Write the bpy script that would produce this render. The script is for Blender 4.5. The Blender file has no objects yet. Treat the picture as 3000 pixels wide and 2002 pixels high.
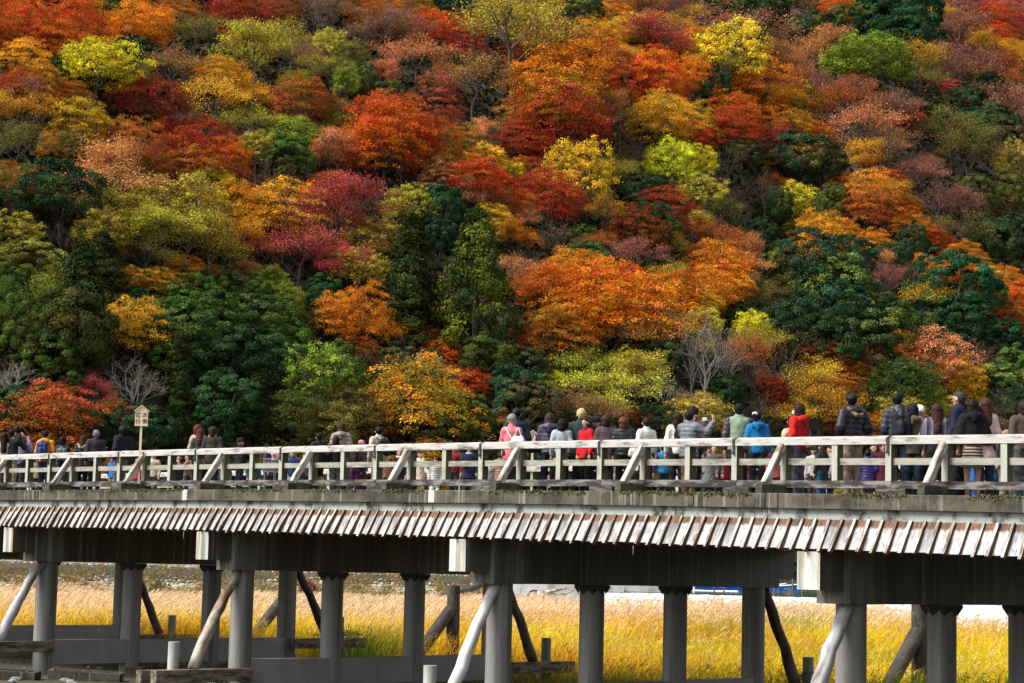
import bpy, math, random
import numpy as np
from mathutils import Matrix, Vector
random.seed(7)
RNG = np.random.default_rng(7)
col = bpy.context.scene.collection
scene = bpy.context.scene

# ------------------------------------------------------------------ camera
CAM = np.array([49.066, -29.1265, 3.3275])
FWD = np.array([-0.72008786, 0.6850266, 0.11050805])
RGT = np.array([0.69097969, 0.72247609, 0.0239869])
UPV = np.array([0.06340776, -0.09363149, 0.99358573])
FPX = 5894.33
cam_d = bpy.data.cameras.new("camera")
cam = bpy.data.objects.new("camera", cam_d)
col.objects.link(cam)
cam_d.sensor_width = 36.0
cam_d.lens = 36.0 * FPX / 3000.0
cam_d.clip_start = 0.5
cam_d.clip_end = 3000
cam.matrix_world = Matrix(((RGT[0], UPV[0], -FWD[0], CAM[0]), (RGT[1], UPV[1], -FWD[1], CAM[1]),
                           (RGT[2], UPV[2], -FWD[2], CAM[2]), (0, 0, 0, 1)))
scene.camera = cam

# ------------------------------------------------------------------ sky, sun, exposure
SUN_EL, SUN_AZ = 46.0, 0.0       # soft light
SUN_DIR = np.array([-0.26, -0.66, 0.80]); SUN_DIR /= np.linalg.norm(SUN_DIR)   # towards the sun
world = bpy.data.worlds.new("World")
scene.world = world
world.use_nodes = True
wn = world.node_tree.nodes; wl = world.node_tree.links
wn.clear()
sky = wn.new("ShaderNodeTexSky"); sky.sky_type = 'NISHITA'; sky.sun_disc = False
sky.sun_elevation = math.asin(SUN_DIR[2])
sky.sun_rotation = math.atan2(SUN_DIR[0], SUN_DIR[1])
sky.dust_density = 3.0; sky.ozone_density = 1.0; sky.air_density = 1.0
hs = wn.new("ShaderNodeHueSaturation"); hs.inputs['Saturation'].default_value = 0.35
bg = wn.new("ShaderNodeBackground"); bg.inputs[1].default_value = 0.13
wo = wn.new("ShaderNodeOutputWorld")
wl.new(sky.outputs[0], hs.inputs['Color']); wl.new(hs.outputs[0], bg.inputs[0]); wl.new(bg.outputs[0], wo.inputs[0])
sun_d = bpy.data.lights.new("sun", 'SUN'); sun_d.energy = 2.8; sun_d.angle = math.radians(22)
sun_d.color = (1.0, 0.96, 0.9)
sun = bpy.data.objects.new("sun", sun_d); col.objects.link(sun)
sun.rotation_euler = Vector(tuple(SUN_DIR)).to_track_quat('Z', 'Y').to_euler()
sun.location = (0, -40, 60)
scene.view_settings.view_transform = 'Standard'
scene.view_settings.look = 'None'
scene.view_settings.exposure = 0.95
scene.view_settings.gamma = 1.0
scene.view_settings.use_curve_mapping = False
try:
    scene.cycles.max_bounces = 5
    scene.cycles.diffuse_bounces = 3
    scene.cycles.glossy_bounces = 2
    scene.cycles.transmission_bounces = 2
    scene.cycles.transparent_max_bounces = 4
except Exception:
    pass

FH = np.array([FWD[0], FWD[1], 0]); FH /= np.linalg.norm(FH)
RH = np.array([FH[1], -FH[0], 0])

def project(P):
    d = np.asarray(P, float) - CAM
    z = d @ FWD
    return 1500 + FPX * (d @ RGT) / z, 1001 - FPX * (d @ UPV) / z
def ray(px, py):
    d = FWD + RGT * (px - 1500) / FPX - UPV * (py - 1001) / FPX
    return d / np.linalg.norm(d)
def at_dist(px, D):
    """ground-plan point seen in column px at horizontal distance D along the view"""
    u = (px - 1500) / FPX
    p = CAM + FH * D + RH * D * u
    return p[0], p[1]

# ------------------------------------------------------------------ object helpers
def tag(o, label=None, cat=None, group=None, kind=None):
    if label: o['label'] = label
    if cat: o['category'] = cat
    if group: o['group'] = group
    if kind: o['kind'] = kind
    return o
def empty(name, loc=(0, 0, 0), rz=0.0, label=None, cat=None, group=None):
    o = bpy.data.objects.new(name, None)
    o.empty_display_size = 0.2
    col.objects.link(o); o.location = loc; o.rotation_euler = (0, 0, rz)
    return tag(o, label, cat, group)
def link(name, me, parent=None, mat=None):
    o = bpy.data.objects.new(name, me)
    col.objects.link(o)
    if parent is not None: o.parent = parent
    if mat is not None and len(me.materials) == 0: me.materials.append(mat)
    return o

class MB:
    """collects polygons and builds one mesh"""
    def __init__(s): s.v = []; s.f = []; s.mi = []
    def add(s, verts, faces, mi=0):
        n = len(s.v); s.v.extend([tuple(map(float, q)) for q in verts])
        s.f.extend([tuple(i + n for i in f) for f in faces]); s.mi.extend([mi] * len(faces)); return s
    def box(s, x0, x1, y0, y1, z0, z1, mi=0, bev=0.0):
        if bev > 0:
            b = bev
            ring = [(x0 + b, y0), (x1 - b, y0), (x1, y0 + b), (x1, y1 - b), (x1 - b, y1), (x0 + b, y1), (x0, y1 - b), (x0, y0 + b)]
            vs = [(x, y, z0) for x, y in ring] + [(x, y, z1) for x, y in ring]
            fs = [(i, (i + 1) % 8, 8 + (i + 1) % 8, 8 + i) for i in range(8)] + [tuple(range(7, -1, -1)), tuple(range(8, 16))]
            return s.add(vs, fs, mi)
        vs = [(x0, y0, z0), (x1, y0, z0), (x1, y1, z0), (x0, y1, z0), (x0, y0, z1), (x1, y0, z1), (x1, y1, z1), (x0, y1, z1)]
        return s.add(vs, [(0, 3, 2, 1), (4, 5, 6, 7), (0, 1, 5, 4), (1, 2, 6, 5), (2, 3, 7, 6), (3, 0, 4, 7)], mi)
    def tube(s, pts, rad, n=8, mi=0, cap=True):
        pts = [np.array(p, float) for p in pts]
        rings = []
        for i, p in enumerate(pts):
            t = pts[min(i + 1, len(pts) - 1)] - pts[max(i - 1, 0)]
            t = t / (np.linalg.norm(t) + 1e-9)
            a = np.cross(t, [0.13, 0.21, 1.0] if abs(t[2]) < 0.95 else [1, 0, 0]); a /= np.linalg.norm(a)
            b = np.cross(t, a)
            r = rad[i] if hasattr(rad, '__len__') else rad
            rings.append([p + r * (math.cos(2 * math.pi * k / n) * a + math.sin(2 * math.pi * k / n) * b) for k in range(n)])
        vs = [q for R in rings for q in R]; fs = []
        for i in range(len(rings) - 1):
            for k in range(n):
                fs.append((i * n + k, i * n + (k + 1) % n, (i + 1) * n + (k + 1) % n, (i + 1) * n + k))
        if cap:
            fs.append(tuple(range(n - 1, -1, -1))); fs.append(tuple((len(rings) - 1) * n + k for k in range(n)))
        return s.add(vs, fs, mi)
    def mesh(s, name, mats=None, smooth=False):
        me = bpy.data.meshes.new(name)
        me.from_pydata(s.v, [], s.f)
        if mats:
            for m in (mats if isinstance(mats, (list, tuple)) else [mats]): me.materials.append(m)
        me.polygons.foreach_set('material_index', s.mi)
        if smooth: me.polygons.foreach_set('use_smooth', [True] * len(s.f))
        me.update(); return me

def quads_mesh(name, V, mat, attr=None, nv=4, smooth=False, col3=None):
    """V: (n, nv, 3) separate polygons; attr: (n,) float per polygon"""
    n = len(V); me = bpy.data.meshes.new(name)
    me.vertices.add(n * nv); me.vertices.foreach_set('co', np.ascontiguousarray(V, dtype=np.float32).ravel())
    me.loops.add(n * nv); me.loops.foreach_set('vertex_index', np.arange(n * nv, dtype=np.int32))
    me.polygons.add(n); me.polygons.foreach_set('loop_start', np.arange(0, n * nv, nv, dtype=np.int32))
    me.polygons.foreach_set('loop_total', np.full(n, nv, dtype=np.int32))
    if mat: me.materials.append(mat)
    if attr is not None:
        a = me.attributes.new('vary', 'FLOAT', 'FACE'); a.data.foreach_set('value', np.asarray(attr, dtype=np.float32))
    if col3 is not None:
        a = me.attributes.new('tone', 'FLOAT_COLOR', 'POINT')
        c = np.ones((n, nv, 4), np.float32); c[:, :, :3] = col3 if col3.ndim == 3 else col3[:, None, :]
        a.data.foreach_set('color', c.ravel())
    me.update(calc_edges=True); return me

# ------------------------------------------------------------------ materials
MATS = {}
def newmat(name):
    m = bpy.data.materials.new(name); m.use_nodes = True
    nt = m.node_tree; nt.nodes.clear()
    out = nt.nodes.new('ShaderNodeOutputMaterial')
    b = nt.nodes.new('ShaderNodeBsdfPrincipled'); nt.links.new(b.outputs[0], out.inputs[0])
    MATS[name] = m
    return m, nt, b
def N(nt, t, **kw):
    n = nt.nodes.new(t)
    for k, v in kw.items():
        if k.startswith('_'): n.inputs[k[1:]].default_value = v
        else: setattr(n, k, v)
    return n
def ramp(nt, fac, stops):
    r = nt.nodes.new('ShaderNodeValToRGB')
    e = r.color_ramp.elements
    while len(e) < len(stops): e.new(0.5)
    for i, (p, c) in enumerate(stops):
        e[i].position = p; e[i].color = (*c, 1) if len(c) == 3 else c
    nt.links.new(fac, r.inputs[0]); return r.outputs[0]
def coords(nt, scale=(1, 1, 1), rnd=True, kind='Object'):
    tc = nt.nodes.new('ShaderNodeTexCoord'); mp = nt.nodes.new('ShaderNodeMapping')
    mp.inputs['Scale'].default_value = scale
    nt.links.new(tc.outputs[kind], mp.inputs['Vector'])
    if rnd:
        oi = nt.nodes.new('ShaderNodeObjectInfo'); mul = nt.nodes.new('ShaderNodeMath'); mul.operation = 'MULTIPLY'; mul.inputs[1].default_value = 57.0
        nt.links.new(oi.outputs['Random'], mul.inputs[0]); cb = nt.nodes.new('ShaderNodeCombineXYZ')
        for i in range(3): nt.links.new(mul.outputs[0], cb.inputs[i])
        nt.links.new(cb.outputs[0], mp.inputs['Location'])
    return mp.outputs[0]
def noise(nt, vec, scale, detail=4, rough=0.6):
    n = nt.nodes.new('ShaderNodeTexNoise'); n.inputs['Scale'].default_value = scale
    n.inputs['Detail'].default_value = detail; n.inputs['Roughness'].default_value = rough
    nt.links.new(vec, n.inputs['Vector']); return n.outputs['Fac']
def mix(nt, fac, a, b, typ='MIX'):
    m = nt.nodes.new('ShaderNodeMix'); m.data_type = 'RGBA'; m.blend_type = typ
    def put(s, v):
        if hasattr(v, 'is_linked') or hasattr(v, 'links'): nt.links.new(v, s)
        elif isinstance(v, (int, float)): s.default_value = v
        else: s.default_value = (*v, 1) if len(v) == 3 else v
    put(m.inputs[0], fac); put(m.inputs[6], a); put(m.inputs[7], b)
    return m.outputs[2]
def bump(nt, b, h, strength=0.3, dist=0.02):
    bp = nt.nodes.new('ShaderNodeBump'); bp.inputs['Strength'].default_value = strength; bp.inputs['Distance'].default_value = dist
    nt.links.new(h, bp.inputs['Height']); nt.links.new(bp.outputs[0], b.inputs['Normal'])

def wood(name, pale, dark, axis, stain=(0.49, 0.60), moss=0.0, rough=0.8, cover=None):
    """weathered wood, grain stretched along one local axis"""
    m, nt, b = newmat(name)
    sc = [26, 26, 26]; sc[axis] = 1.6
    g = noise(nt, coords(nt, sc), 1.0, 6, 0.7)
    sc2 = [9, 9, 9]; sc2[axis] = 2.2
    p = noise(nt, coords(nt, sc2), 1.0, 5, 0.65)
    base = ramp(nt, g, [(0.3, [c * 0.72 for c in pale]), (0.62, pale)])
    fac = ramp(nt, p, [(stain[0], (0, 0, 0)), (stain[1], (1, 1, 1))])
    c = mix(nt, fac, base, dark)
    if moss > 0:
        mz = noise(nt, coords(nt, (3, 3, 5)), 1.0, 4, 0.6)
        mf = ramp(nt, mz, [(0.60 - moss, (0, 0, 0)), (0.74 - moss * 0.6, (0.85, 0.85, 0.85))])
        c = mix(nt, mf, c, (0.10, 0.11, 0.035))
    nt.links.new(c, b.inputs['Base Color']); b.inputs['Roughness'].default_value = rough
    bump(nt, b, g, 0.5, 0.006)
    return m
M = {}
M['rail_x'] = wood('weathered_rail_wood', (0.45, 0.435, 0.40), (0.12, 0.10, 0.085), 0, (0.50, 0.63))
M['mid_x'] = wood('weathered_mid_rail_wood', (0.30, 0.30, 0.24), (0.14, 0.12, 0.09), 0, (0.50, 0.66), 0.03)
M['sill_x'] = wood('stained_sill_wood', (0.22, 0.20, 0.18), (0.022, 0.016, 0.015), 0, (0.36, 0.56))
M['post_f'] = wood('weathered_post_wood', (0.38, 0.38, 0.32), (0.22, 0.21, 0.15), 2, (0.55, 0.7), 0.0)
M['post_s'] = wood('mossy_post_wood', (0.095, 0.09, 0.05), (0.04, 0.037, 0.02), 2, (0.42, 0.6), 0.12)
M['brace_y'] = wood('weathered_brace_wood', (0.46, 0.44, 0.39), (0.14, 0.10, 0.08), 2, (0.46, 0.6), 0.02)
M['outrig'] = wood('dark_mossy_timber', (0.05, 0.05, 0.035), (0.018, 0.018, 0.012), 1, (0.45, 0.6), 0.12)
M['fender'] = wood('dark_squared_timber', (0.26, 0.20, 0.14), (0.03, 0.025, 0.022), 1, (0.40, 0.60), 0.05)
M['oldpile'] = wood('old_brown_pile_wood', (0.06, 0.045, 0.035), (0.022, 0.016, 0.013), 2, (0.45, 0.6), 0.04)
def logmat(name, pale, dark, st):
    m, nt, b = newmat(name)
    g = noise(nt, coords(nt, (14, 14, 0.8)), 1.0, 6, 0.7)
    p = noise(nt, coords(nt, (3.0, 3.0, 0.8)), 1.0, 5, 0.65)
    base = ramp(nt, g, [(0.34, [c * 0.55 for c in pale]), (0.60, pale)])
    c = mix(nt, ramp(nt, p, [(st[0], (0, 0, 0)), (st[1], (1, 1, 1))]), base, dark)
    nt.links.new(c, b.inputs['Base Color']); b.inputs['Roughness'].default_value = 0.65
    bump(nt, b, g, 0.6, 0.02); return m
M['log_pale'] = logmat('barked_pale_log', (0.70, 0.68, 0.66), (0.20, 0.14, 0.09), (0.60, 0.72))
M['log_grey'] = logmat('grey_driftwood_log', (0.42, 0.42, 0.42), (0.08, 0.06, 0.05), (0.50, 0.64))
M['log_brown'] = logmat('brown_weathered_log', (0.48, 0.44, 0.37), (0.15, 0.075, 0.03), (0.47, 0.60))
M['log_dark'] = logmat('dark_rotten_log', (0.14, 0.10, 0.075), (0.03, 0.02, 0.015), (0.45, 0.6))

def concrete(name, pale, dark, sc=(1.4, 1.4, 0.35), th=(0.42, 0.62), streak=0.0, moss=False, rust=False, rough=0.85, fine=0.25, soot=0.0):
    m, nt, b = newmat(name)
    v = coords(nt, sc); p = noise(nt, v, 1.0, 6, 0.62)
    f = noise(nt, coords(nt, (30, 30, 30)), 1.0, 4, 0.7)
    base = mix(nt, ramp(nt, p, [(th[0], (0, 0, 0)), (th[1], (1, 1, 1))]), pale, dark)
    base = mix(nt, fine, base, mix(nt, f, (0.02, 0.02, 0.02), (1, 1, 1)), 'OVERLAY')
    if streak > 0:
        s = noise(nt, coords(nt, (9, 9, 0.12)), 1.0, 3, 0.55)
        base = mix(nt, ramp(nt, s, [(0.56, (0, 0, 0)), (0.68, (streak, streak, streak))]), base, (0.42, 0.40, 0.34))
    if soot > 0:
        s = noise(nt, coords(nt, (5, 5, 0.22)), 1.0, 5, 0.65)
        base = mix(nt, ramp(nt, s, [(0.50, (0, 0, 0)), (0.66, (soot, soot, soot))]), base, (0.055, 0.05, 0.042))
    if rust:
        s = noise(nt, coords(nt, (7, 7, 0.25)), 1.0, 3, 0.6)
        base = mix(nt, ramp(nt, s, [(0.54, (0, 0, 0)), (0.60, (0.8, 0.8, 0.8))]), base, (0.34, 0.20, 0.07))
    nt.links.new(base, b.inputs['Base Color']); b.inputs['Roughness'].default_value = rough
    bump(nt, b, f, 0.35, 0.01); return m
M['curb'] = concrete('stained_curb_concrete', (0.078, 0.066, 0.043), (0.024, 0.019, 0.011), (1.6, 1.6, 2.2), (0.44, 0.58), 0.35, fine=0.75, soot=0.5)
M['curb_new'] = concrete('clean_concrete_joint', (0.42, 0.42, 0.38), (0.26, 0.25, 0.22), (2, 2, 1))
M['fascia'] = concrete('pale_grey_fascia_concrete', (0.28, 0.31, 0.28), (0.035, 0.032, 0.024), (2.6, 2.6, 2.6), (0.48, 0.62), 0.2, fine=0.5)
M['beam'] = concrete('shaded_beam', (0.085, 0.075, 0.060), (0.040, 0.035, 0.028), (2.2, 2.2, 0.3), (0.4, 0.6), 0.30, rough=0.5)  # near-black tone has the shade under the deck put into the colour
M['casing'] = concrete('streaked_beam_casing', (0.15, 0.145, 0.12), (0.065, 0.06, 0.05), (4, 4, 0.3), (0.4, 0.6), 0.45)
M['boxend'] = concrete('lit_beam_end', (0.46, 0.48, 0.44), (0.27, 0.28, 0.24), (5, 5, 0.6), (0.42, 0.62), 0.0, rust=True, soot=0.6)
M['column'] = concrete('smooth_grey_column', (0.21, 0.21, 0.20), (0.13, 0.125, 0.112), (2.5, 2.5, 0.25), (0.42, 0.66), 0.25, rough=0.6, fine=0.35, soot=0.7)
M['tie'] = concrete('grey_tie_beam', (0.33, 0.32, 0.305), (0.20, 0.19, 0.175), (1, 1, 0.6), (0.3, 0.7), 0.12, rough=0.6, fine=0.12)
M['stub'] = concrete('pale_concrete_stub', (0.40, 0.43, 0.40), (0.25, 0.27, 0.24), (3, 3, 1), (0.4, 0.65), 0.0)
M['conc_pale'] = concrete('pale_river_concrete', (0.50, 0.49, 0.45), (0.30, 0.29, 0.26), (0.8, 0.8, 0.8))
M['asphalt'] = concrete('deck_asphalt', (0.07, 0.07, 0.07), (0.045, 0.045, 0.045), (1, 1, 1))
def flat(name, c, rough=0.7, metal=0.0, var=0.0):
    m, nt, b = newmat(name)
    if var > 0:
        n = noise(nt, coords(nt, (6, 6, 6)), 1.0, 3, 0.6)
        cc = ramp(nt, n, [(0.35, [x * (1 - var) for x in c]), (0.65, [min(1, x * (1 + var * 0.5)) for x in c])])
        nt.links.new(cc, b.inputs['Base Color'])
    else: b.inputs['Base Color'].default_value = (*c, 1)
    b.inputs['Roughness'].default_value = rough; b.inputs['Metallic'].default_value = metal
    return m
M['strap'] = flat('black_iron_strap', (0.025, 0.025, 0.025), 0.5, 0.3, 0.2)
M['soffit'] = flat('dark_deck_soffit', (0.05, 0.05, 0.048), 0.9, 0, 0.3)
M['moss'] = flat('bright_moss', (0.11, 0.13, 0.018), 0.95, 0, 0.5)
M['lime'] = flat('lime_drip', (0.62, 0.60, 0.52), 0.8)
M['sign'] = flat('fresh_pine_board', (0.72, 0.58, 0.36), 0.7, 0, 0.1)
M['ink'] = flat('black_ink', (0.02, 0.02, 0.02), 0.6)

# skirt boards: sheltered rusty-brown top darkened as overhang shadow, weathered silver-white lower part (z runs down the board)
def boardmat(name, seed):
    m, nt, b = newmat(name)
    tc = nt.nodes.new('ShaderNodeTexCoord'); sp = nt.nodes.new('ShaderNodeSeparateXYZ')
    nt.links.new(tc.outputs['Object'], sp.inputs[0])
    n1 = noise(nt, coords(nt, (16, 16, 7)), 1.0, 4, 0.7)
    g = noise(nt, coords(nt, (26, 26, 2.6)), 1.0, 5, 0.7)
    oi = nt.nodes.new('ShaderNodeObjectInfo')
    # height fraction 0 top .. 1 bottom (object z 0 .. -0.55)
    a = N(nt, 'ShaderNodeMath', operation='MULTIPLY'); a.inputs[1].default_value = -1.85; nt.links.new(sp.outputs[2], a.inputs[0])
    bq = N(nt, 'ShaderNodeMath', operation='MULTIPLY_ADD'); nt.links.new(n1, bq.inputs[0]); bq.inputs[1].default_value = -0.30; nt.links.new(a.outputs[0], bq.inputs[2])
    fac = ramp(nt, bq.outputs[0], [(0.07, (0, 0, 0)), (0.17, (1, 1, 1))])
    rust = ramp(nt, g, [(0.40, (0.025, 0.011, 0.006)), (0.68, (0.22, 0.085, 0.018))])
    br = N(nt, 'ShaderNodeMath', operation='MULTIPLY_ADD'); nt.links.new(oi.outputs['Random'], br.inputs[0]); br.inputs[1].default_value = 0.50; br.inputs[2].default_value = -0.24
    g2 = N(nt, 'ShaderNodeMath', operation='ADD'); nt.links.new(g, g2.inputs[0]); nt.links.new(br.outputs[0], g2.inputs[1])
    # grey bloom concentrated below the rust line, paler to the eaves
    pale = ramp(nt, g2.outputs[0], [(0.30, (0.12, 0.12, 0.135)), (0.48, (0.30, 0.30, 0.31)), (0.64, (0.46, 0.455, 0.45))])
    low = ramp(nt, a.outputs[0], [(0.45, (0, 0, 0)), (1.0, (0.45, 0.45, 0.45))])
    pale = mix(nt, low, pale, (0.50, 0.49, 0.475))
    bl = noise(nt, coords(nt, (9, 9, 4)), 1.0, 4, 0.65)
    pale = mix(nt, ramp(nt, bl, [(0.48, (0, 0, 0)), (0.62, (0.75, 0.75, 0.75))]), pale, (0.17, 0.17, 0.185))
    st = noise(nt, coords(nt, (34, 34, 3.5)), 1.0, 4, 0.75)
    pale = mix(nt, ramp(nt, st, [(0.54, (0, 0, 0)), (0.64, (0.85, 0.85, 0.85))]), pale, (0.09, 0.075, 0.06))
    c = mix(nt, fac, rust, pale)
    nt.links.new(c, b.inputs['Base Color']); b.inputs['Roughness'].default_value = 0.7
    bump(nt, b, g, 0.4, 0.005); return m
M['board'] = boardmat('weathered_skirt_board', 1)
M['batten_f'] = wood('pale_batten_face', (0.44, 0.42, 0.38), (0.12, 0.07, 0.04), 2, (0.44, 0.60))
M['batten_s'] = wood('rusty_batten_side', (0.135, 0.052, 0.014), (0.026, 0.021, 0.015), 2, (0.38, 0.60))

def objcolor_mat(name, rough=0.85, bscale=18, bst=0.25, sheen=0.0, var=0.25, spec=0.15):
    m, nt, b = newmat(name)
    oi = nt.nodes.new('ShaderNodeObjectInfo')
    n = noise(nt, coords(nt, (bscale,) * 3), 1.0, 4, 0.6)
    k = ramp(nt, n, [(0.3, (1 - var,) * 3), (0.7, (1, 1, 1))])
    nt.links.new(mix(nt, 1.0, oi.outputs['Color'], k, 'MULTIPLY'), b.inputs['Base Color'])
    b.inputs['Roughness'].default_value = rough; b.inputs['Specular IOR Level'].default_value = spec
    n2 = noise(nt, coords(nt, (7, 7, 9)), 1.0, 3, 0.5)
    bump(nt, b, n2, bst, 0.06)
    return m
M['cloth'] = objcolor_mat('cloth', 0.9, 9, 0.5)
M['puffer'] = objcolor_mat('quilted_nylon', 0.42, 9, 0.45, var=0.3, spec=0.25)
M['skin'] = objcolor_mat('skin', 0.5, 30, 0.0, var=0.08, spec=0.3)
M['hair'] = objcolor_mat('hair', 0.6, 45, 0.7, var=0.6, spec=0.12)
M['leather'] = objcolor_mat('bag_leather', 0.5, 12, 0.1)
def stripes(name, c1, c2, scale, axis=2, third=None):
    m, nt, b = newmat(name)
    tc = nt.nodes.new('ShaderNodeTexCoord'); sp = nt.nodes.new('ShaderNodeSeparateXYZ'); nt.links.new(tc.outputs['Object'], sp.inputs[0])
    a = N(nt, 'ShaderNodeMath', operation='MULTIPLY'); a.inputs[1].default_value = scale; nt.links.new(sp.outputs[axis], a.inputs[0])
    f = N(nt, 'ShaderNodeMath', operation='FRACT'); nt.links.new(a.outputs[0], f.inputs[0])
    st = [(0.0, c1), (0.52, c1), (0.56, c2), (0.98, c2)] if third is None else [(0, c1), (0.3, c1), (0.34, c2), (0.62, c2), (0.66, third), (0.98, third)]
    nt.links.new(ramp(nt, f.outputs[0], st), b.inputs['Base Color']); b.inputs['Roughness'].default_value = 0.9
    return m
M['stripe_skirt'] = stripes('striped_knit', (0.03, 0.02, 0.02), (0.42, 0.30, 0.22), 19)
M['plaid'] = stripes('grey_purple_plaid', (0.13, 0.13, 0.15), (0.035, 0.018, 0.05), 9, 0, (0.07, 0.065, 0.085))

# foliage: object colour, second tone from a custom property, per-leaf variation
def leafmat(name, transl=0.35, dark=0.55):
    m = bpy.data.materials.new(name); m.use_nodes = True; nt = m.node_tree; nt.nodes.clear()
    out = nt.nodes.new('ShaderNodeOutputMaterial')
    oi = nt.nodes.new('ShaderNodeObjectInfo'); at = nt.nodes.new('ShaderNodeAttribute'); at.attribute_name = 'vary'
    a2 = nt.nodes.new('ShaderNodeAttribute'); a2.attribute_type = 'OBJECT'; a2.attribute_name = 'tint'
    # patch noise decides where the second tone sits
    n = noise(nt, coords(nt, (2.1, 2.1, 2.1)), 1.0, 3, 0.6)
    f = ramp(nt, n, [(0.44, (0, 0, 0)), (0.60, (1, 1, 1))])
    fa = N(nt, 'ShaderNodeMath', operation='MULTIPLY_ADD'); nt.links.new(at.outputs['Fac'], fa.inputs[0]); fa.inputs[1].default_value = -0.7; fa.inputs[2].default_value = 0.35
    fb = N(nt, 'ShaderNodeMath', operation='ADD', use_clamp=True); nt.links.new(f, fb.inputs[0]); nt.links.new(fa.outputs[0], fb.inputs[1])
    c = mix(nt, fb.outputs[0], oi.outputs['Color'], a2.outputs['Color'])
    k = ramp(nt, at.outputs['Fac'], [(0.0, (dark, dark, dark)), (1.0, (1.75, 1.75, 1.75))])
    c = mix(nt, 1.0, c, k, 'MULTIPLY')
    d = nt.nodes.new('ShaderNodeBsdfDiffuse'); t = nt.nodes.new('ShaderNodeBsdfTranslucent')
    nt.links.new(c, d.inputs[0]); nt.links.new(c, t.inputs[0])
    ms = nt.nodes.new('ShaderNodeMixShader'); ms.inputs[0].default_value = transl
    nt.links.new(d.outputs[0], ms.inputs[1]); nt.links.new(t.outputs[0], ms.inputs[2]); nt.links.new(ms.outputs[0], out.inputs[0])
    return m
M['leaf'] = leafmat('autumn_leaf', 0.30)
M['leaf_dense'] = leafmat('evergreen_leaf', 0.08, 0.35)
def tonemat(name, transl=0.3):
    m = bpy.data.materials.new(name); m.use_nodes = True; nt = m.node_tree; nt.nodes.clear()
    out = nt.nodes.new('ShaderNodeOutputMaterial'); at = nt.nodes.new('ShaderNodeAttribute'); at.attribute_name = 'tone'
    d = nt.nodes.new('ShaderNodeBsdfDiffuse'); t = nt.nodes.new('ShaderNodeBsdfTranslucent')
    nt.links.new(at.outputs['Color'], d.inputs[0]); nt.links.new(at.outputs['Color'], t.inputs[0])
    ms = nt.nodes.new('ShaderNodeMixShader'); ms.inputs[0].default_value = transl
    nt.links.new(d.outputs[0], ms.inputs[1]); nt.links.new(t.outputs[0], ms.inputs[2]); nt.links.new(ms.outputs[0], out.inputs[0])
    return m
M['tone'] = tonemat('grass_blades', 0.42)
M['tone_op'] = tonemat('undergrowth_leaf', 0.1)
M['bark'] = objcolor_mat('bark', 0.9, 3, 0.5, var=0.4)

# ------------------------------------------------------------------ terrain
_gx = RNG.random((64, 64))
def vnoise(x, y, s):
    """smooth value noise, vectorised"""
    x = np.asarray(x, float) / s + 1000.0; y = np.asarray(y, float) / s + 1000.0
    ix = np.floor(x).astype(int); iy = np.floor(y).astype(int); fx = x - ix; fy = y - iy
    fx = fx * fx * (3 - 2 * fx); fy = fy * fy * (3 - 2 * fy)
    g = lambda a, b: _gx[a % 64, b % 64]
    return (g(ix, iy) * (1 - fx) + g(ix + 1, iy) * fx) * (1 - fy) + (g(ix, iy + 1) * (1 - fx) + g(ix + 1, iy + 1) * fx) * fy
def ds(x, y):
    dx = np.asarray(x, float) - CAM[0]; dy = np.asarray(y, float) - CAM[1]
    return dx * FH[0] + dy * FH[1], dx * RH[0] + dy * RH[1]
def sstep(a, b, x):
    t = np.clip((x - a) / (b - a), 0, 1); return t * t * (3 - 2 * t)
def ground(x, y):
    d, s = ds(x, y)
    z = 0.12 * (vnoise(x, y, 3.0) - 0.5) + 0.25 * (vnoise(x, y, 14.0) - 0.5) * sstep(30, 45, d)
    z = z - 0.35 * (1 - sstep(38, 46, d)) * 1.0
    z = z + 0.25 * sstep(9, 13, np.asarray(y, float))                      # reed terrace upstream of the bridge
    right = sstep(3.0, 7.0, s)                                            # right of the far wall: weir pool bed
    bank = 2.35 * sstep(152.5, 157.5, d) * (1 - right) + 0.1 * sstep(157, 168, d) * (1 - right)
    d0 = 195 + 0.6 * s
    d0 = np.clip(d0, 150, 300)
    pool = -0.6 * sstep(134, 150, d) * right * (1 - sstep(d0 - 10, d0 - 4, d)) + 2.3 * sstep(d0 - 8, d0 - 1, d) * right
    h = np.maximum(0, d - d0)
    slope = 0.72
    hill = slope * h * sstep(-2, 14, h) + sstep(0, 30, h) * (9 * (vnoise(x, y, 38.0) - 0.5) + 4 * (vnoise(x, y, 15.0) - 0.5))
    # gully that runs down to the right, the far spur stands behind it
    g = np.exp(-((s - (38 + 0.10 * (d - 260))) / 9.0) ** 2)
    hill = hill - 7 * g * sstep(20, 70, h)
    return z + bank + pool + np.minimum(hill, 190 + 0 * hill)

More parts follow.
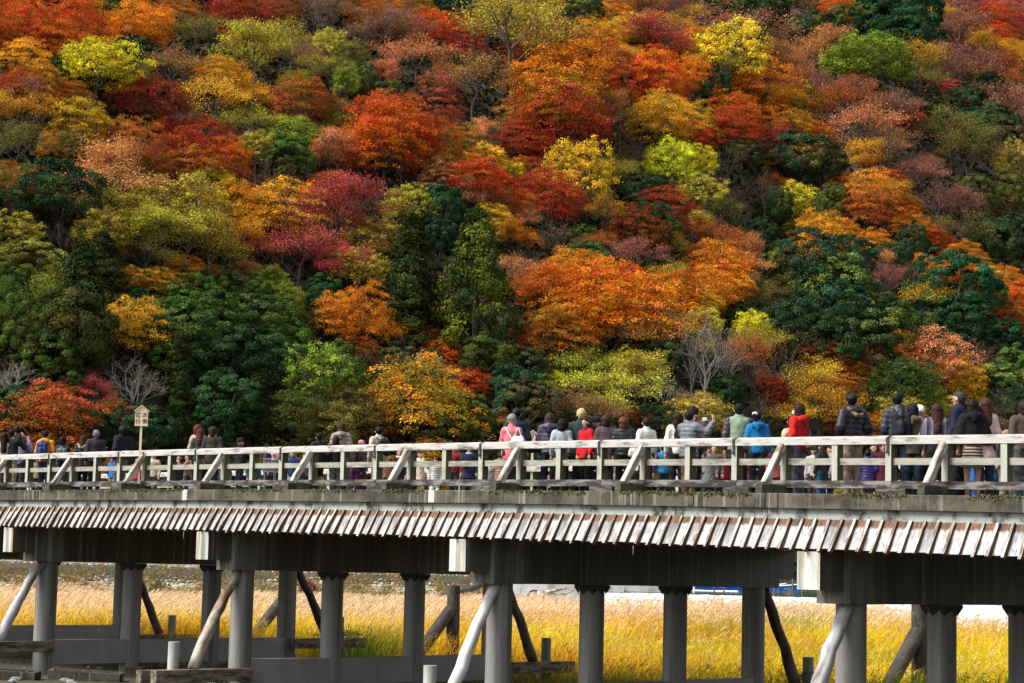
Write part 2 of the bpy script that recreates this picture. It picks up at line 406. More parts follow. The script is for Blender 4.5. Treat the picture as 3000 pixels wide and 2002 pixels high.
def grid_mesh(name, dv, sv, zf, mat):
    D, S = np.meshgrid(dv, sv, indexing='ij')
    X = CAM[0] + FH[0] * D + RH[0] * S; Y = CAM[1] + FH[1] * D + RH[1] * S
    Z = zf(X, Y)
    n, m_ = D.shape
    V = np.stack([X, Y, Z], -1).reshape(-1, 3)
    i = np.arange(n * m_).reshape(n, m_)
    F = np.stack([i[:-1, :-1], i[:-1, 1:], i[1:, 1:], i[1:, :-1]], -1).reshape(-1, 4)
    me = bpy.data.meshes.new(name); me.vertices.add(len(V)); me.vertices.foreach_set('co', V.astype(np.float32).ravel())
    me.loops.add(F.size); me.loops.foreach_set('vertex_index', F.astype(np.int32).ravel())
    me.polygons.add(len(F)); me.polygons.foreach_set('loop_start', np.arange(0, F.size, 4, dtype=np.int32))
    me.polygons.foreach_set('loop_total', np.full(len(F), 4, np.int32))
    me.polygons.foreach_set('use_smooth', np.ones(len(F), bool))
    me.materials.append(mat); me.update(calc_edges=True); return me
def ground_mat():
    m, nt, b = newmat('river_ground_soil')
    v = coords(nt, (1, 1, 1), False)
    n = noise(nt, v, 0.35, 6, 0.65); f = noise(nt, v, 5.0, 5, 0.7)
    c = ramp(nt, n, [(0.35, (0.035, 0.026, 0.016)), (0.5, (0.055, 0.045, 0.028)), (0.65, (0.03, 0.035, 0.014))])
    c = mix(nt, 0.6, c, mix(nt, f, (0.0, 0.0, 0.0), (1, 1, 1)), 'OVERLAY')
    nt.links.new(c, b.inputs['Base Color']); b.inputs['Roughness'].default_value = 0.95
    bump(nt, b, f, 0.8, 0.1); return m
M['ground'] = ground_mat()
dv = np.concatenate([np.arange(-40, 30, 8.0), np.arange(30, 125, 1.5), np.arange(125, 170, 1.25), np.arange(170, 440, 4.0), np.arange(440, 1400, 60.0)])
sv = np.concatenate([np.arange(-700, -90, 61.0), np.arange(-90, 110, 2.5), np.arange(110, 760, 65.0)])
g_o = link('ground', grid_mesh('ground', dv, sv, ground, M['ground'])); tag(g_o, kind='structure')

# water: still weir pool and the white rapids that fall from it
def water_mat(foam):
    m, nt, b = newmat('rapids_water' if foam else 'pool_water')
    v = coords(nt, (1, 1, 1), False)
    n = noise(nt, v, 1.3 if foam else 2.2, 6, 0.7)
    if foam:
        c = ramp(nt, n, [(0.36, (0.16, 0.19, 0.20)), (0.50, (0.75, 0.78, 0.80)), (0.6, (0.92, 0.93, 0.94))])
        nt.links.new(c, b.inputs['Base Color']); b.inputs['Roughness'].default_value = 0.5
        bump(nt, b, n, 1.0, 0.3)
    else:
        b.inputs['Base Color'].default_value = (0.016, 0.055, 0.036, 1); b.inputs['Roughness'].default_value = 0.14
        bump(nt, b, n, 0.5, 0.12)
    return m
M['pool'] = water_mat(False); M['foam'] = water_mat(True)
pm = grid_mesh('pool_water', np.arange(149, 262, 4.0), np.arange(6.3, 140, 5.0), lambda x, y: 0 * x + 1.52, M['pool'])
tag(link('water', pm), kind='structure')
def rap(x, y):
    d, s = ds(x, y); t = np.clip((d - 122) / 27.5, 0, 1)
    u_ = s / d; off = np.where(d < 112, -0.22 - 0.9 * (1 - sstep(0.168, 0.19, u_)), 0.0)
    return off + 0.52 + 1.0 * t ** 0.9 + 0.5 * (vnoise(x, y, 0.9) - 0.5) * (1 - sstep(146, 149, d)) + 0.25 * (vnoise(x, y, 2.6) - 0.5) * (1 - sstep(146, 149, d))
tag(link('rapids', grid_mesh('rapids', np.arange(82, 150.1, 0.5), np.arange(5.4, 110, 0.8), rap, M['foam'])), kind='structure')

# ------------------------------------------------------------------ bridge frame: X along it, Y across (away), rail top height zr(X)
LSTR = 3.51; PSP = LSTR / 3
XA, SPAN = -0.39990169, 9.14997335
YC = [0.347, 3.155, 5.92, 8.728]
W = 9.106
def zr(X): return 6.1 - 0.00604374 * X - 0.000230077 * X * X
def slope_at(X): return -0.00604374 - 2 * 0.000230077 * X
X0, X1 = -16, 41

bridge = empty('bridge', (0, 0, 0), 0, 'long low footbridge with plank skirt on grey concrete piers, crowded with people', 'bridge')
def strip(Xa, Xb, prof, n=4):
    """extrude a closed (Y,dz) profile along the arched deck line"""
    mb = MB(); xs = np.linspace(Xa, Xb, n + 1); k = len(prof); vs = []
    for x in xs:
        for (y, dz) in prof: vs.append((x - Xa, y, zr(x) + dz - zr(Xa)))
    fs = []
    for i in range(n):
        for j in range(k): fs.append((i * k + j, i * k + (j + 1) % k, (i + 1) * k + (j + 1) % k, (i + 1) * k + j))
    fs.append(tuple(range(k - 1, -1, -1))); fs.append(tuple(n * k + j for j in range(k)))
    mb.add(vs, fs); return mb
# roadway slab
for a in range(X0, X1, 19):
    pass
o = link('deck_slab', strip(X0, X1, [(-0.30, -1.12), (-0.30, -1.62), (W + 0.30, -1.62), (W + 0.30, -1.12)], 24).mesh('deck_slab', [M['soffit']]), bridge)
o.location = (X0, 0, zr(X0))
o = link('walkway', strip(X0, X1, [(-0.30, -1.11), (-0.30, -1.115), (W + 0.30, -1.115), (W + 0.30, -1.11)][::-1], 24).mesh('walkway', [M['asphalt']]), bridge)
o.location = (X0, 0, zr(X0))
# curb and fascia blocks, joint near each pier
joints = [X0] + [XA + b * SPAN - 1.15 for b in range(-1, 5)] + [X1]
extra = [24.2, 26.2]
js = sorted(joints + extra)
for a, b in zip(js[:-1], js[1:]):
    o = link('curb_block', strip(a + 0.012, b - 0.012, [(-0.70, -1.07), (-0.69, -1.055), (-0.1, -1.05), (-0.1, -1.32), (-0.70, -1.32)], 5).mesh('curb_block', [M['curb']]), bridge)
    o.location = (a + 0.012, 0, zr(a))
for a, b in zip(joints[:-1], joints[1:]):
    o = link('fascia_block', strip(a + 0.008, b - 0.008, [(-0.61, -1.322), (-0.3, -1.322), (-0.3, -1.515), (-0.61, -1.515)][::-1], 5).mesh('fascia_block', [M['fascia']]), bridge)
    o.location = (a + 0.008, 0, zr(a))
# repaired pale patches at joints
for x in (joints[2] + 0.02, joints[3] - 0.05, joints[4] - 0.04):
    mb = MB(); mb.box(0, 0.20, -0.706, -0.55, -1.318, -1.057)
    o = link('joint_patch', mb.mesh('joint_patch', [M['curb_new']]), bridge); o.location = (x, 0, zr(x))
# moss tufts along the curb's top edge
mv = []; rr = np.random.default_rng(3)
for (a, b, dn) in [(-0.8, 2.6, 60), (4.2, 7.6, 120), (9.6, 11.6, 70), (12.4, 14.3, 50), (15.2, 16.6, 70), (18.6, 21.4, 120), (22.3, 25.6, 150), (27.5, 29.0, 60), (30.2, 34.6, 170), (2.9, 4.0, 20)]:
    for i in range(int(dn * 2.4)):
        x = rr.uniform(a, b); h = abs(rr.normal(0, 0.035)); r = rr.uniform(0.012, 0.03)
        c = np.array([x, -0.705 - rr.uniform(0, .015), zr(x) - 1.055 - h + 0.012])
        A = rr.normal(size=(3, 3)); A /= np.linalg.norm(A, axis=1)[:, None]
        mv.append([c + r * A[0], c + r * A[1], c + r * A[2], c - r * (A[0] + A[1])])
o = link('moss', quads_mesh('moss', np.array(mv), M['moss']), bridge); o['kind'] = 'stuff'
# lime icicles under the fascia
mb = MB()
for (a, b, n_) in [(3.2, 5.2, 22), (20.0, 21.2, 12), (22.4, 23.6, 16), (24.6, 26.2, 18), (26.3, 27.4, 6), (32.6, 33.0, 5)]:
    for i in range(n_):
        x = rr.uniform(a, b); l = rr.uniform(0.02, 0.11)
        mb.tube([(x, -0.605, zr(x) - 1.513), (x + rr.normal(0, .004), -0.605, zr(x) - 1.513 - l)], [0.006, 0.002], 4)
for x in (8.0, 18.0, 22.9):
    mb.tube([(x, -0.93, zr(x) - 2.09), (x, -0.93, zr(x) - 2.26)], [0.006, 0.002], 4)
o = link('lime_drips', mb.mesh('lime_drips', [M['lime']]), bridge); o['kind'] = 'stuff'

# skirt of sloping boards with battens
BSP = 0.2865
tilt = math.atan2(0.28, 0.53)
def board_mesh(w, seed):
    r = random.Random(seed); mb = MB()
    zb = -0.585 + r.uniform(-0.006, 0.006)
    mb.box(0.002, w, -0.012, 0.012, zb, 0.0)
    return mb.mesh('skirt_board', [M['board']])
boards = [board_mesh(BSP - 0.004, i) for i in range(4)]
def batten_mesh(seed):
    r = random.Random(seed); mb = MB(); w = 0.052 + r.uniform(-.004, .006); d = 0.085; e = r.uniform(-0.02, 0.01)
    zt, zb = 0.0, -0.655 + e
    v = [(-w / 2, -0.012 - d * .55, zt), (w / 2, -0.012 - d * .55, zt), (w / 2, -0.013, zt), (-w / 2, -0.013, zt), (-w / 2, -0.012 - d, zb), (w / 2, -0.012 - d, zb), (w / 2, -0.013, zb), (-w / 2, -0.013, zb)]
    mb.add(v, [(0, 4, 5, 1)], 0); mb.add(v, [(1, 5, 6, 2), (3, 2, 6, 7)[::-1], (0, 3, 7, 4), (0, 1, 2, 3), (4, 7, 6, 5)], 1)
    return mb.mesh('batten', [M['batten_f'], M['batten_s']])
battens = [batten_mesh(i) for i in range(5)]
nB = int((37.5 + 8.5) / BSP)
rb = random.Random(5)
far_mb = MB()
for i in range(nB):
    x = -8.5 + i * BSP
    bo = bpy.data.objects.new('skirt_board', boards[rb.randrange(4)]); col.objects.link(bo); bo.parent = bridge
    bo.location = (x, -0.61 + rb.uniform(-.004, .004), zr(x) - 1.516); bo.rotation_euler = (-tilt, 0, 0)
    ba = bpy.data.objects.new('batten', battens[rb.randrange(5)]); col.objects.link(ba); ba.parent = bo
    ba.location = (BSP - 0.003, 0, rb.uniform(-0.006, 0.0)); ba.rotation_euler = (rb.gauss(0, .01), rb.gauss(0, 0.014), 0); ba.scale = (rb.uniform(.8, 1.25), rb.uniform(.8, 1.1), rb.uniform(.97, 1.03)); bo.rotation_euler = (-tilt + rb.gauss(0, .012), rb.gauss(0, .004), 0)
for i in range(int((X1 - X0) / 1.0)):
    x = X0 + i
    y0, y1 = W + 0.60, W + 0.92
    v = [(x, y0, zr(x) - 1.5), (x + .99, y0, zr(x) - 1.5), (x + .99, y1, zr(x) - 2.06), (x, y1, zr(x) - 2.06), (x, y0 + .03, zr(x) - 1.5), (x + .99, y0 + .03, zr(x) - 1.5), (x + .99, y1 + .03, zr(x) - 2.06), (x, y1 + .03, zr(x) - 2.06)]
    far_mb.add(v, [(0, 1, 2, 3), (7, 6, 5, 4), (0, 3, 7, 4), (1, 5, 6, 2), (2, 6, 7, 3), (0, 4, 5, 1)])
o = link('upstream_skirt', far_mb.mesh('upstream_skirt', [M['batten_s']]), bridge)
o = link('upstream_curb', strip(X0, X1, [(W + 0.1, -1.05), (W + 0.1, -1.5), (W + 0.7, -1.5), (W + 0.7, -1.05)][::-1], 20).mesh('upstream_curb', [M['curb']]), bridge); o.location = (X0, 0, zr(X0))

# piers
def zcap(X): return zr(X) - 2.978
def lathe(r0, z0, z1, n=28, extra=None):
    mb = MB(); prof = extra or [(r0, z0), (r0, z1)]
    vs = [(r * math.cos(2 * math.pi * k / n), r * math.sin(2 * math.pi * k / n), z) for r, z in prof for k in range(n)]
    fs = [(i * n + k, i * n + (k + 1) % n, (i + 1) * n + (k + 1) % n, (i + 1) * n + k) for i in range(len(prof) - 1) for k in range(n)]
    mb.add(vs, fs); mb.add([vs[k] for k in range(n)], [tuple(range(n - 1, -1, -1))]); mb.add([vs[-n + k] for k in range(n)], [tuple(range(n))])
    return mb
for b in range(-2, 5):
    X = XA + b * SPAN; zc = zcap(X); zt = zr(X) - 1.63
    mb = MB(); mb.box(-0.36, 0.36, YC[0] - 0.55, YC[3] + 0.55, 0, zt - zc, bev=0.02)
    cap = link('cap_beam', mb.mesh('cap_beam', [M['beam']]), bridge); cap.location = (X, 0, zc)
    # near end zone of the beam is paler concrete
    mb = MB(); mb.box(-0.364, 0.364, YC[0] - 0.556, YC[0] + 0.36, -0.004, zt - zc, bev=0.02)
    o = link('beam_casing', mb.mesh('beam_casing', [M['casing']]), cap)
    for sgn, yy in ((-1, YC[0] - 0.558), (1, YC[3] + 0.552)):
        mb = MB(); L_ = 0.68
        y0, y1 = (yy - L_, yy) if sgn < 0 else (yy, yy + L_)
        zbx = (zr(X) - 2.075) - zc
        mb.box(-0.25, 0.25, y0, y1, 0.235, zbx, mi=1)
        # exposed end face, the light on it set in a paler colour
        ye = y0 - 0.003 if sgn < 0 else y1 + 0.003
        mb.box(-0.25, 0.25, min(ye, ye + 0.02 * sgn * -1), max(ye, ye + 0.02 * sgn * -1), 0.236, zbx - 0.001, mi=0)
        o = link('beam_end', mb.mesh('beam_end', [M['boxend'], M['beam']]), cap)
    for i, yc in enumerate(YC):
        zb = -1.2
        c = link('column', lathe(0.275, zb - zc, 0.0).mesh('column', [M['column']], smooth=False), cap)
        me = c.data; me.polygons.foreach_set('use_smooth', [len(p.vertices) == 4 for p in me.polygons])
        c.location = (0, yc, -0.004)
        if i in (1, 2):
            mb = MB(); n = 16; rr_ = 0.40
            vs = []; 
            for k in range(n):
                a = 2 * math.pi * k / n; vs.append((rr_ * math.cos(a), rr_ * math.sin(a), -0.004))
            for k in range(n):
                a = 2 * math.pi * k / n; vs.append((rr_ * math.cos(a), rr_ * math.sin(a), -0.06))
            for k in range(n):
                a = 2 * math.pi * k / n; q = 0.30 if k % 2 else 0.29; vs.append((q * math.cos(a), q * math.sin(a), -0.10 if k % 2 else -0.22))
            fs = [(k, n + k, n + (k + 1) % n, (k + 1) % n) for k in range(n)] + [(n + k, 2 * n + k, 2 * n + (k + 1) % n, n + (k + 1) % n) for k in range(n)] + [tuple(range(n))]
            mb.add(vs, fs); o = link('capital', mb.mesh('capital', [M['soffit']]), cap); o.location = (0, yc, 0)
    # tie beam between the columns
    zt2 = zr(X) - 5.13
    mb = MB(); mb.box(-0.20, 0.20, YC[0], YC[3], zt2 - 0.66 - zc, zt2 - zc, bev=0.03)
    o = link('tie_beam', mb.mesh('tie_beam', [M['tie']]), cap)

# railing -----------------------------------------------------------
def build_railing(side):
    near = side == 0
    root = empty('railing', (0, 0 if near else W, 0), 0,
                 'weathered white timber railing along the near edge of the bridge' if near else 'far timber railing seen low behind the crowd on the bridge', 'railing', 'railings of the bridge')
    fl = 1 if near else -1
    def Y(a, b): return (a, b) if near else (-b, -a)
    k0, k1 = (-7, 30) if near else (-14, 30)
    def railmesh(name, w, prof, mat):
        mb = MB(); k = len(prof)
        p = prof if near else [(-y, z) for y, z in prof][::-1]
        vs = [(0, y, z) for y, z in p] + [(w, y, z) for y, z in p]
        mb.add(vs, [tuple(range(k)), tuple(range(2 * k - 1, k - 1, -1))] + [(j, k + j, k + (j + 1) % k, (j + 1) % k) for j in range(k)])
        return mb.mesh(name, [mat])
    top = railmesh('top_rail', LSTR - 0.006, [(0, -0.035), (0.10, 0.005), (0.20, -0.035), (0.20, -0.15), (0, -0.15)][::-1], M['rail_x'])
    mid = railmesh('mid_rail', PSP - 0.10, [(0.075, 0.06), (0.145, 0.06), (0.145, -0.06), (0.075, -0.06)][::-1], M['mid_x'])
    sill = railmesh('sill_plank', LSTR - 0.008, [(0.0, 0.065), (0.2, 0.065), (0.2, -0.068), (0.0, -0.068)][::-1], M['sill_x'])
    y0, y1 = Y(0.012, 0.19)
    mb = MB(); mb.box(-0.062, 0.062, y0, y1, 0, 0.65)
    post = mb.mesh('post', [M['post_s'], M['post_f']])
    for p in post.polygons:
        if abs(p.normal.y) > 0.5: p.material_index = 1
    y0, y1 = Y(-0.68, 0.22)
    mb = MB(); a, b_ = y0, y1
    w = 0.075
    mb.add([(-w, a, 0), (w, a, 0), (w, b_, 0), (-w, b_, 0), (-w, a, .15), (w, a, .15), (w, b_, .15), (-w, b_, .15), (0, a, .175), (0, b_, .175)],
           [(0, 3, 2, 1), (0, 1, 5, 8, 4), (1, 2, 6, 5), (2, 3, 7, 9, 6), (3, 0, 4, 7), (4, 8, 9, 7), (8, 5, 6, 9)])
    outr = mb.mesh('outrigger', [M['outrig']])
    # diagonal brace, local z along its length
    pA = np.array([0, -0.50 * fl, -0.875]); pB = np.array([0, -0.01 * fl, -0.16])
    Ld = float(np.linalg.norm(pB - pA))
    mb = MB(); mb.box(-0.062, 0.062, -0.07, 0.07, -0.01, Ld, bev=0.012); mb.tube([(-0.0, -0.064, Ld * .8), (0, -0.075, Ld * .8)], 0.014, 6)
    brace = mb.mesh('brace', [M['brace_y']])
    mb = MB(); y0, y1 = Y(-0.012, 0.21)
    xx = 0.032
    pr = [(y0, -0.15), (y0, -0.03), ((y0 + y1) / 2, 0.012), (y1, -0.03), (y1, -0.15)]
    mb.add([(-xx, y, z) for y, z in pr] + [(xx, y, z) for y, z in pr], [(0, 1, 6, 5)[::-1], (1, 2, 7, 6)[::-1], (2, 3, 8, 7)[::-1], (3, 4, 9, 8)[::-1], (0, 1, 2, 3, 4), (9, 8, 7, 6, 5)])
    yf = y0 if near else y1
    mb.box(-xx * .8, xx * .8, min(yf, yf + .006), max(yf, yf + .006), -0.30, -0.15)
    mb.tube([(0, yf, -0.29), (0, yf - .02 * fl, -0.29)], 0.03, 8)
    strap = mb.mesh('strap', [M['strap']])
    y0, y1 = Y(0.0, 0.2)
    mb = MB(); mb.box(-0.32, 0.32, y0, y1, 0, 0.115, bev=0.01); block = mb.mesh('spacer_block', [M['sill_x']])
    def put(name, me, x, z, rot=(0, 0, 0), y=0.0, par=root):
        o = bpy.data.objects.new(name, me); col.objects.link(o); o.parent = par; o.location = (x, y, z); o.rotation_euler = rot; return o
    r = random.Random(11 + side)
    for k in range(k0, k1):
        x = k * PSP; z = zr(x); ang = -math.atan(slope_at(x))
        po = put('post', post, x, z - 0.795, (0, 0, r.gauss(0, .01)))
        rot_x = (0, -math.atan((zr(x + PSP) - z) / PSP), 0)
        put('mid_rail', mid, x + 0.05, z - 0.453, rot_x)
        if k % 3 == 0:
            rx = (0, -math.atan((zr(x + LSTR) - z) / LSTR), 0)
            put('top_rail', top, x + 0.003, z, rx, r.gauss(0, .003))
            put('sill_plank', sill, x + (0.07 if near else 0), z - 0.862, rx, r.gauss(0, .002))
            put('strap', strap, x, z)
            put('spacer_block', block, x + 0.05, z - 1.048)
        if k % 3 == 1:
            put('outrigger', outr, x, z - 1.048)
            a = math.atan2((pB - pA)[1], (pB - pA)[2])
            put('brace', brace, x, z - 0.875, (-a, 0, 0), pA[1])
            if not near: put('spacer_block', block, x, z - 1.048)
    return root
build_railing(0); build_railing(1)

# timber fenders: leaning log, squared cross timber and short stub at both ends of each pier
log_kinds = {-1: ('log_grey', 'log_dark'), 0: ('log_grey', 'log_dark'), 1: ('log_brown', 'log_dark'), 2: ('log_pale', 'log_dark'), 3: ('log_grey', 'log_grey'), 4: ('log_grey', 'log_dark')}
names_b = {-1: 'beyond the left edge', 0: 'leftmost visible pier', 1: 'second pier from the left', 2: 'middle pier', 3: 'rightmost visible pier', 4: 'pier beyond the right edge'}
desc = {'log_pale': 'bright white peeled log', 'log_grey': 'silvery grey log', 'log_brown': 'brown and cream patchy log', 'log_dark': 'dark brown log'}
for b in range(-1, 5):
    X = XA + b * SPAN; zc = zcap(X)
    ztm = 0.70 if b != 0 else 0.96
    if b == 2: ztm = 0.62
    for sgn in (-1, 1):
        yb = YC[0] if sgn < 0 else YC[3]
        kind = log_kinds[b][0 if sgn < 0 else 1]
        root = empty('timber_fender', (X, yb, 0), 0, '%s at the %s end of the %s' % (desc[kind], 'near' if sgn < 0 else 'far', names_b[b]), 'pier fender', 'leaning log fenders at the bridge piers')
        r = random.Random(b * 7 + sgn)
        top = np.array([0.12, sgn * 0.24, zc - 0.02]); foot = np.array([0.12, sgn * 1.46, ztm])
        d = foot - top; n = 9; rad = []; pts = []
        for i in range(n):
            t = i / (n - 1); pts.append(top + d * t + np.array([r.gauss(0, .012), r.gauss(0, .018) + 0.05 * sgn * math.sin(t * 3.1), 0])); rad.append(0.115 + 0.03 * t + r.gauss(0, .005))
        # local z along the log so the grain follows it
        Lg = float(np.linalg.norm(d)); q = Vector(tuple(d)).to_track_quat('Z', 'Y'); qi = q.inverted()
        loc = [np.array(qi @ Vector(tuple(p - top))) for p in pts]
        mb = MB(); mb.tube(loc, rad, 14)
        o = link('log', mb.mesh('log', [M[kind]], True), root); o.location = tuple(top); o.rotation_euler = q.to_euler()
        mb = MB(); ya, yb2 = (-2.75, 0.05) if sgn < 0 else (-0.05, 2.75)
        mb.box(0.29, 0.52, ya, yb2, ztm - 0.30, ztm, bev=0.015)
        link('cross_timber', mb.mesh('cross_timber', [M['fender']]), root)
        mb = MB(); mb.box(-0.32, -0.10, ya, yb2 * 0.97, ztm - 0.32, ztm - 0.03, bev=0.015)
        link('cross_timber', mb.mesh('cross_timber', [M['fender']]), root)
        st = lathe(0.135, -0.6, ztm + 0.64, 18).mesh('stub_post', [M['stub'] if sgn < 0 else M['column']])
        o = link('stub_post', st, root); o.location = (0.10, sgn * 2.0, 0)
        st.polygons.foreach_set('use_smooth', [len(p.vertices) == 4 for p in st.polygons])
        if (b, sgn) in ((0, 1), (2, 1)):
            mbd = MB()
            for i in range(60):
                c = np.array([0.15 + r.gauss(0, .15), sgn * 2.0 + r.gauss(0, .3), ztm + 0.05 + abs(r.gauss(0, .10))]); v = np.array([r.gauss(0, 1), r.gauss(0, 1), r.gauss(0, .7)]); v /= np.linalg.norm(v)
                c2 = c + v * r.uniform(.1, .35); c2[2] = max(c2[2], ztm)
                mbd.tube([c, (c + c2) / 2 + np.array([0, 0, .04]), c2], 0.008, 4)
            dr = link('driftwood_debris', mbd.mesh('driftwood_debris', [M['log_dark']])); dr.location = (X, (YC[0] if sgn < 0 else YC[3]), 0)
            tag(dr, 'tangle of brown driftwood twigs caught on the far timber of the %s' % names_b[b], 'driftwood', kind='stuff')
# old wooden guard piles upstream
for b, lab in ((0, 'old brown guard pile with slanting log, left of the white log'), (2, 'old brown guard pile with thick slanting log, near the right edge'), (-1, 'old brown guard pile with slanting log beyond the left edge')):
    X = XA + b * SPAN
    root = empty('guard_pile', (X, 15.55, 0), 0, lab, 'guard pile', 'old guard piles upstream of the bridge')
    mb = MB(); mb.tube([(0, 0, -0.6), (0.02, 0, 0.8), (0.0, 0.01, 2.62)], [0.235, 0.225, 0.215], 14)
    link('pile', mb.mesh('pile', [M['oldpile']], False), root)
    v0 = np.array([-0.0, -0.08, 1.86]); v1 = np.array([0.05, -2.3, -0.5])
    q = Vector(tuple(v1 - v0)).to_track_quat('Z', 'Y'); Lg = float(np.linalg.norm(v1 - v0))
    mb = MB(); mb.tube([(0, 0, -0.03), (0, 0, 0.05), (0.02, 0.02, Lg * .5), (0, 0, Lg)], [0.15, 0.205, 0.20, 0.20], 14)
    o = link('slanting_log', mb.mesh('slanting_log', [M['oldpile']], True), root); o.location = tuple(v0); o.rotation_euler = q.to_euler()

# ------------------------------------------------------------------ tree prototypes (unit crowns: radius 1 across)
def unit(v): return v / (np.linalg.norm(v, axis=-1, keepdims=True) + 1e-9)
def leaf_quads(C, Nn, size, rng, aspect=0.62, jit=0.5):
    n = len(C); Nn = unit(Nn + rng.normal(size=(n, 3)) * jit)
    a = unit(np.cross(Nn, rng.normal(size=(n, 3)))); b = np.cross(Nn, a)
    s = np.asarray(size).reshape(-1, 1) * rng.uniform(0.6, 1.3, (n, 1))
    # kite-shaped leaf spray
    return np.stack([C - a * s, C - b * s * aspect + a * s * .1, C + a * s, C + b * s * aspect + a * s * .1], 1)
def fib(n, rng):
    k = np.arange(n) + 0.5; z = 1 - 2 * k / n; t = k * 2.399963 + rng.uniform(0, 6)
    r = np.sqrt(1 - z * z); return np.stack([r * np.cos(t), r * np.sin(t), z], 1)
def lumpy(d, rng_seed, amp):
    """radius multiplier over directions: irregular outline"""
    r = np.random.default_rng(rng_seed); out = np.ones(len(d))
    for i in range(7):
        a = unit(r.normal(size=3)); w = r.uniform(3, 7); out += amp * r.uniform(-1, 1.2) * np.exp(w * (d @ a - 1))
    return out
def crown_maple(seed, n=13500):
    """layered sprays, flat pads stepping down and outward"""
    r = np.random.default_rng(seed); P = fib(210, r); P = P[P[:, 2] > -0.72]
    P = P + r.normal(size=P.shape) * 0.08
    rad = lumpy(unit(P), seed + 50, 0.5) * r.uniform(0.66, 1.06, len(P))
    C = unit(P) * rad[:, None] * np.array([1, 1, 0.86])
    inner = r.normal(size=(30, 3)) * [0.42, 0.42, 0.26]; C = np.concatenate([C, inner])
    pad = r.uniform(0.13, 0.29, len(C)); w = pad ** 2; idx = r.choice(len(C), n, p=w / w.sum())
    th = r.uniform(0, 2 * np.pi, n); q = np.sqrt(r.uniform(0, 1, n)) * pad[idx] * (0.8 + 0.35 * np.sin(3 * th + idx))
    out = unit(C[idx] * [1, 1, 0.0] + 1e-6)
    off = np.stack([q * np.cos(th), q * np.sin(th), np.zeros(n)], 1)
    droop = (off * out).sum(1)
    pos = C[idx] + off; pos[:, 2] += 0.035 * r.normal(size=n) - 0.28 * droop - 0.5 * q ** 2
    nrm = np.stack([0.35 * out[:, 0], 0.35 * out[:, 1], np.ones(n)], 1)
    vary = np.clip(0.45 + 0.12 * r.normal(size=n) + 0.26 * r.normal(size=len(C))[idx], 0, 1)
    return leaf_quads(pos, nrm, 0.0255, r, 0.6, 0.6), vary
def crown_broad(seed, n=15000):
    """billowing evergreen clumps"""
    r = np.random.default_rng(seed); P = fib(95, r); P = P[P[:, 2] > -0.6]
    P = P + r.normal(size=P.shape) * 0.1; rad = lumpy(unit(P), seed + 9, 0.42) * r.uniform(0.68, 0.98, len(P))
    C = unit(P) * rad[:, None] * np.array([1, 1, 0.85]); cr = r.uniform(0.14, 0.27, len(C))
    w = cr ** 2; idx = r.choice(len(C), n, p=w / w.sum())
    d = unit(r.normal(size=(n, 3))); o = unit(C[idx]); d = unit(d + 0.9 * o + [0, 0, 0.35])
    pos = C[idx] + d * cr[idx][:, None] * (1.0 - np.abs(r.normal(0, .22, (n, 1)))) * [1, 1, .72] + r.normal(0, .016, (n, 3))
    vary = np.clip(0.45 + 0.11 * r.normal(size=n) + 0.2 * r.normal(size=len(C))[idx], 0, 1)
    return leaf_quads(pos, d, 0.029, r, 0.6, 0.5), vary
def crown_conifer(seed, n=19000):
    """tall cedar: radius 0.5 at the foot, height 2, hanging brush-like sprays"""
    r = np.random.default_rng(seed); m = 190
    h = r.uniform(0, 1, m) ** 0.85; th = r.uniform(0, 2 * np.pi, m); R = (0.62 * (1 - h) ** 0.85 + 0.02) * r.uniform(0.5, 1.15, m)
    C = np.stack([R * np.cos(th), R * np.sin(th), -1 + 2 * h - 0.12 * R], 1); cr = r.uniform(0.12, 0.24, m) * (1.15 - 0.45 * h)
    idx = r.integers(0, m, n); d = unit(r.normal(size=(n, 3)) + 0.9 * np.stack([np.cos(th), np.sin(th), 0.5 + 0 * th], 1)[idx])
    pos = C[idx] + d * cr[idx][:, None] * [1, 1, 0.75] * r.uniform(.5, 1.1, (n, 1))
    vary = np.clip(0.40 + 0.12 * r.normal(size=n) + 0.22 * r.normal(size=m)[idx], 0, 1)
    return leaf_quads(pos, d + [0, 0, .3], 0.028, r, 0.45, 0.6), vary
def branches(seed, spread=1.0, depth=4, up=0.9, base=-1.0, tips=None, r0=0.035, n1=5):
    """fan of rising limbs; returns MB and tip points"""
    r = random.Random(seed); mb = MB(); T = []
    def grow(p, d, L, rad, lev):
        p = np.array(p); q = p + d * L * 0.5 + np.array([r.gauss(0, .04), r.gauss(0, .04), 0]) * L; e = q + (d + np.array([r.gauss(0, .12), r.gauss(0, .12), 0.10])) * L * 0.5
        mb.tube([p, q, e], [rad, rad * .82, rad * .62], 5 if lev < 1 else (4 if lev < 2 else 3), cap=False)
        T.append((e, lev)); T.append((q, lev))
        if lev >= depth: return
        k = n1 if lev == 0 else r.choice([2, 3, 3])
        for i in range(k):
            a = 2 * math.pi * (i + r.random() * .7) / k; tilt_ = r.uniform(0.35, 0.75) * spread
            ax = np.cross(d, [0.3, 0.2, 1]); ax /= np.linalg.norm(ax) + 1e-9; bx = np.cross(d, ax)
            nd = d * math.cos(tilt_) + (ax * math.cos(a) + bx * math.sin(a)) * math.sin(tilt_); nd[2] = nd[2] * 0.8 + 0.12; nd /= np.linalg.norm(nd)
            grow(e if r.random() < .7 else q, nd, L * r.uniform(0.62, 0.86), rad * .60, lev + 1)
    grow((0, 0, base), np.array([r.gauss(0, .05), r.gauss(0, .05), 1.0]), 0.55, r0, 0)
    return mb, T
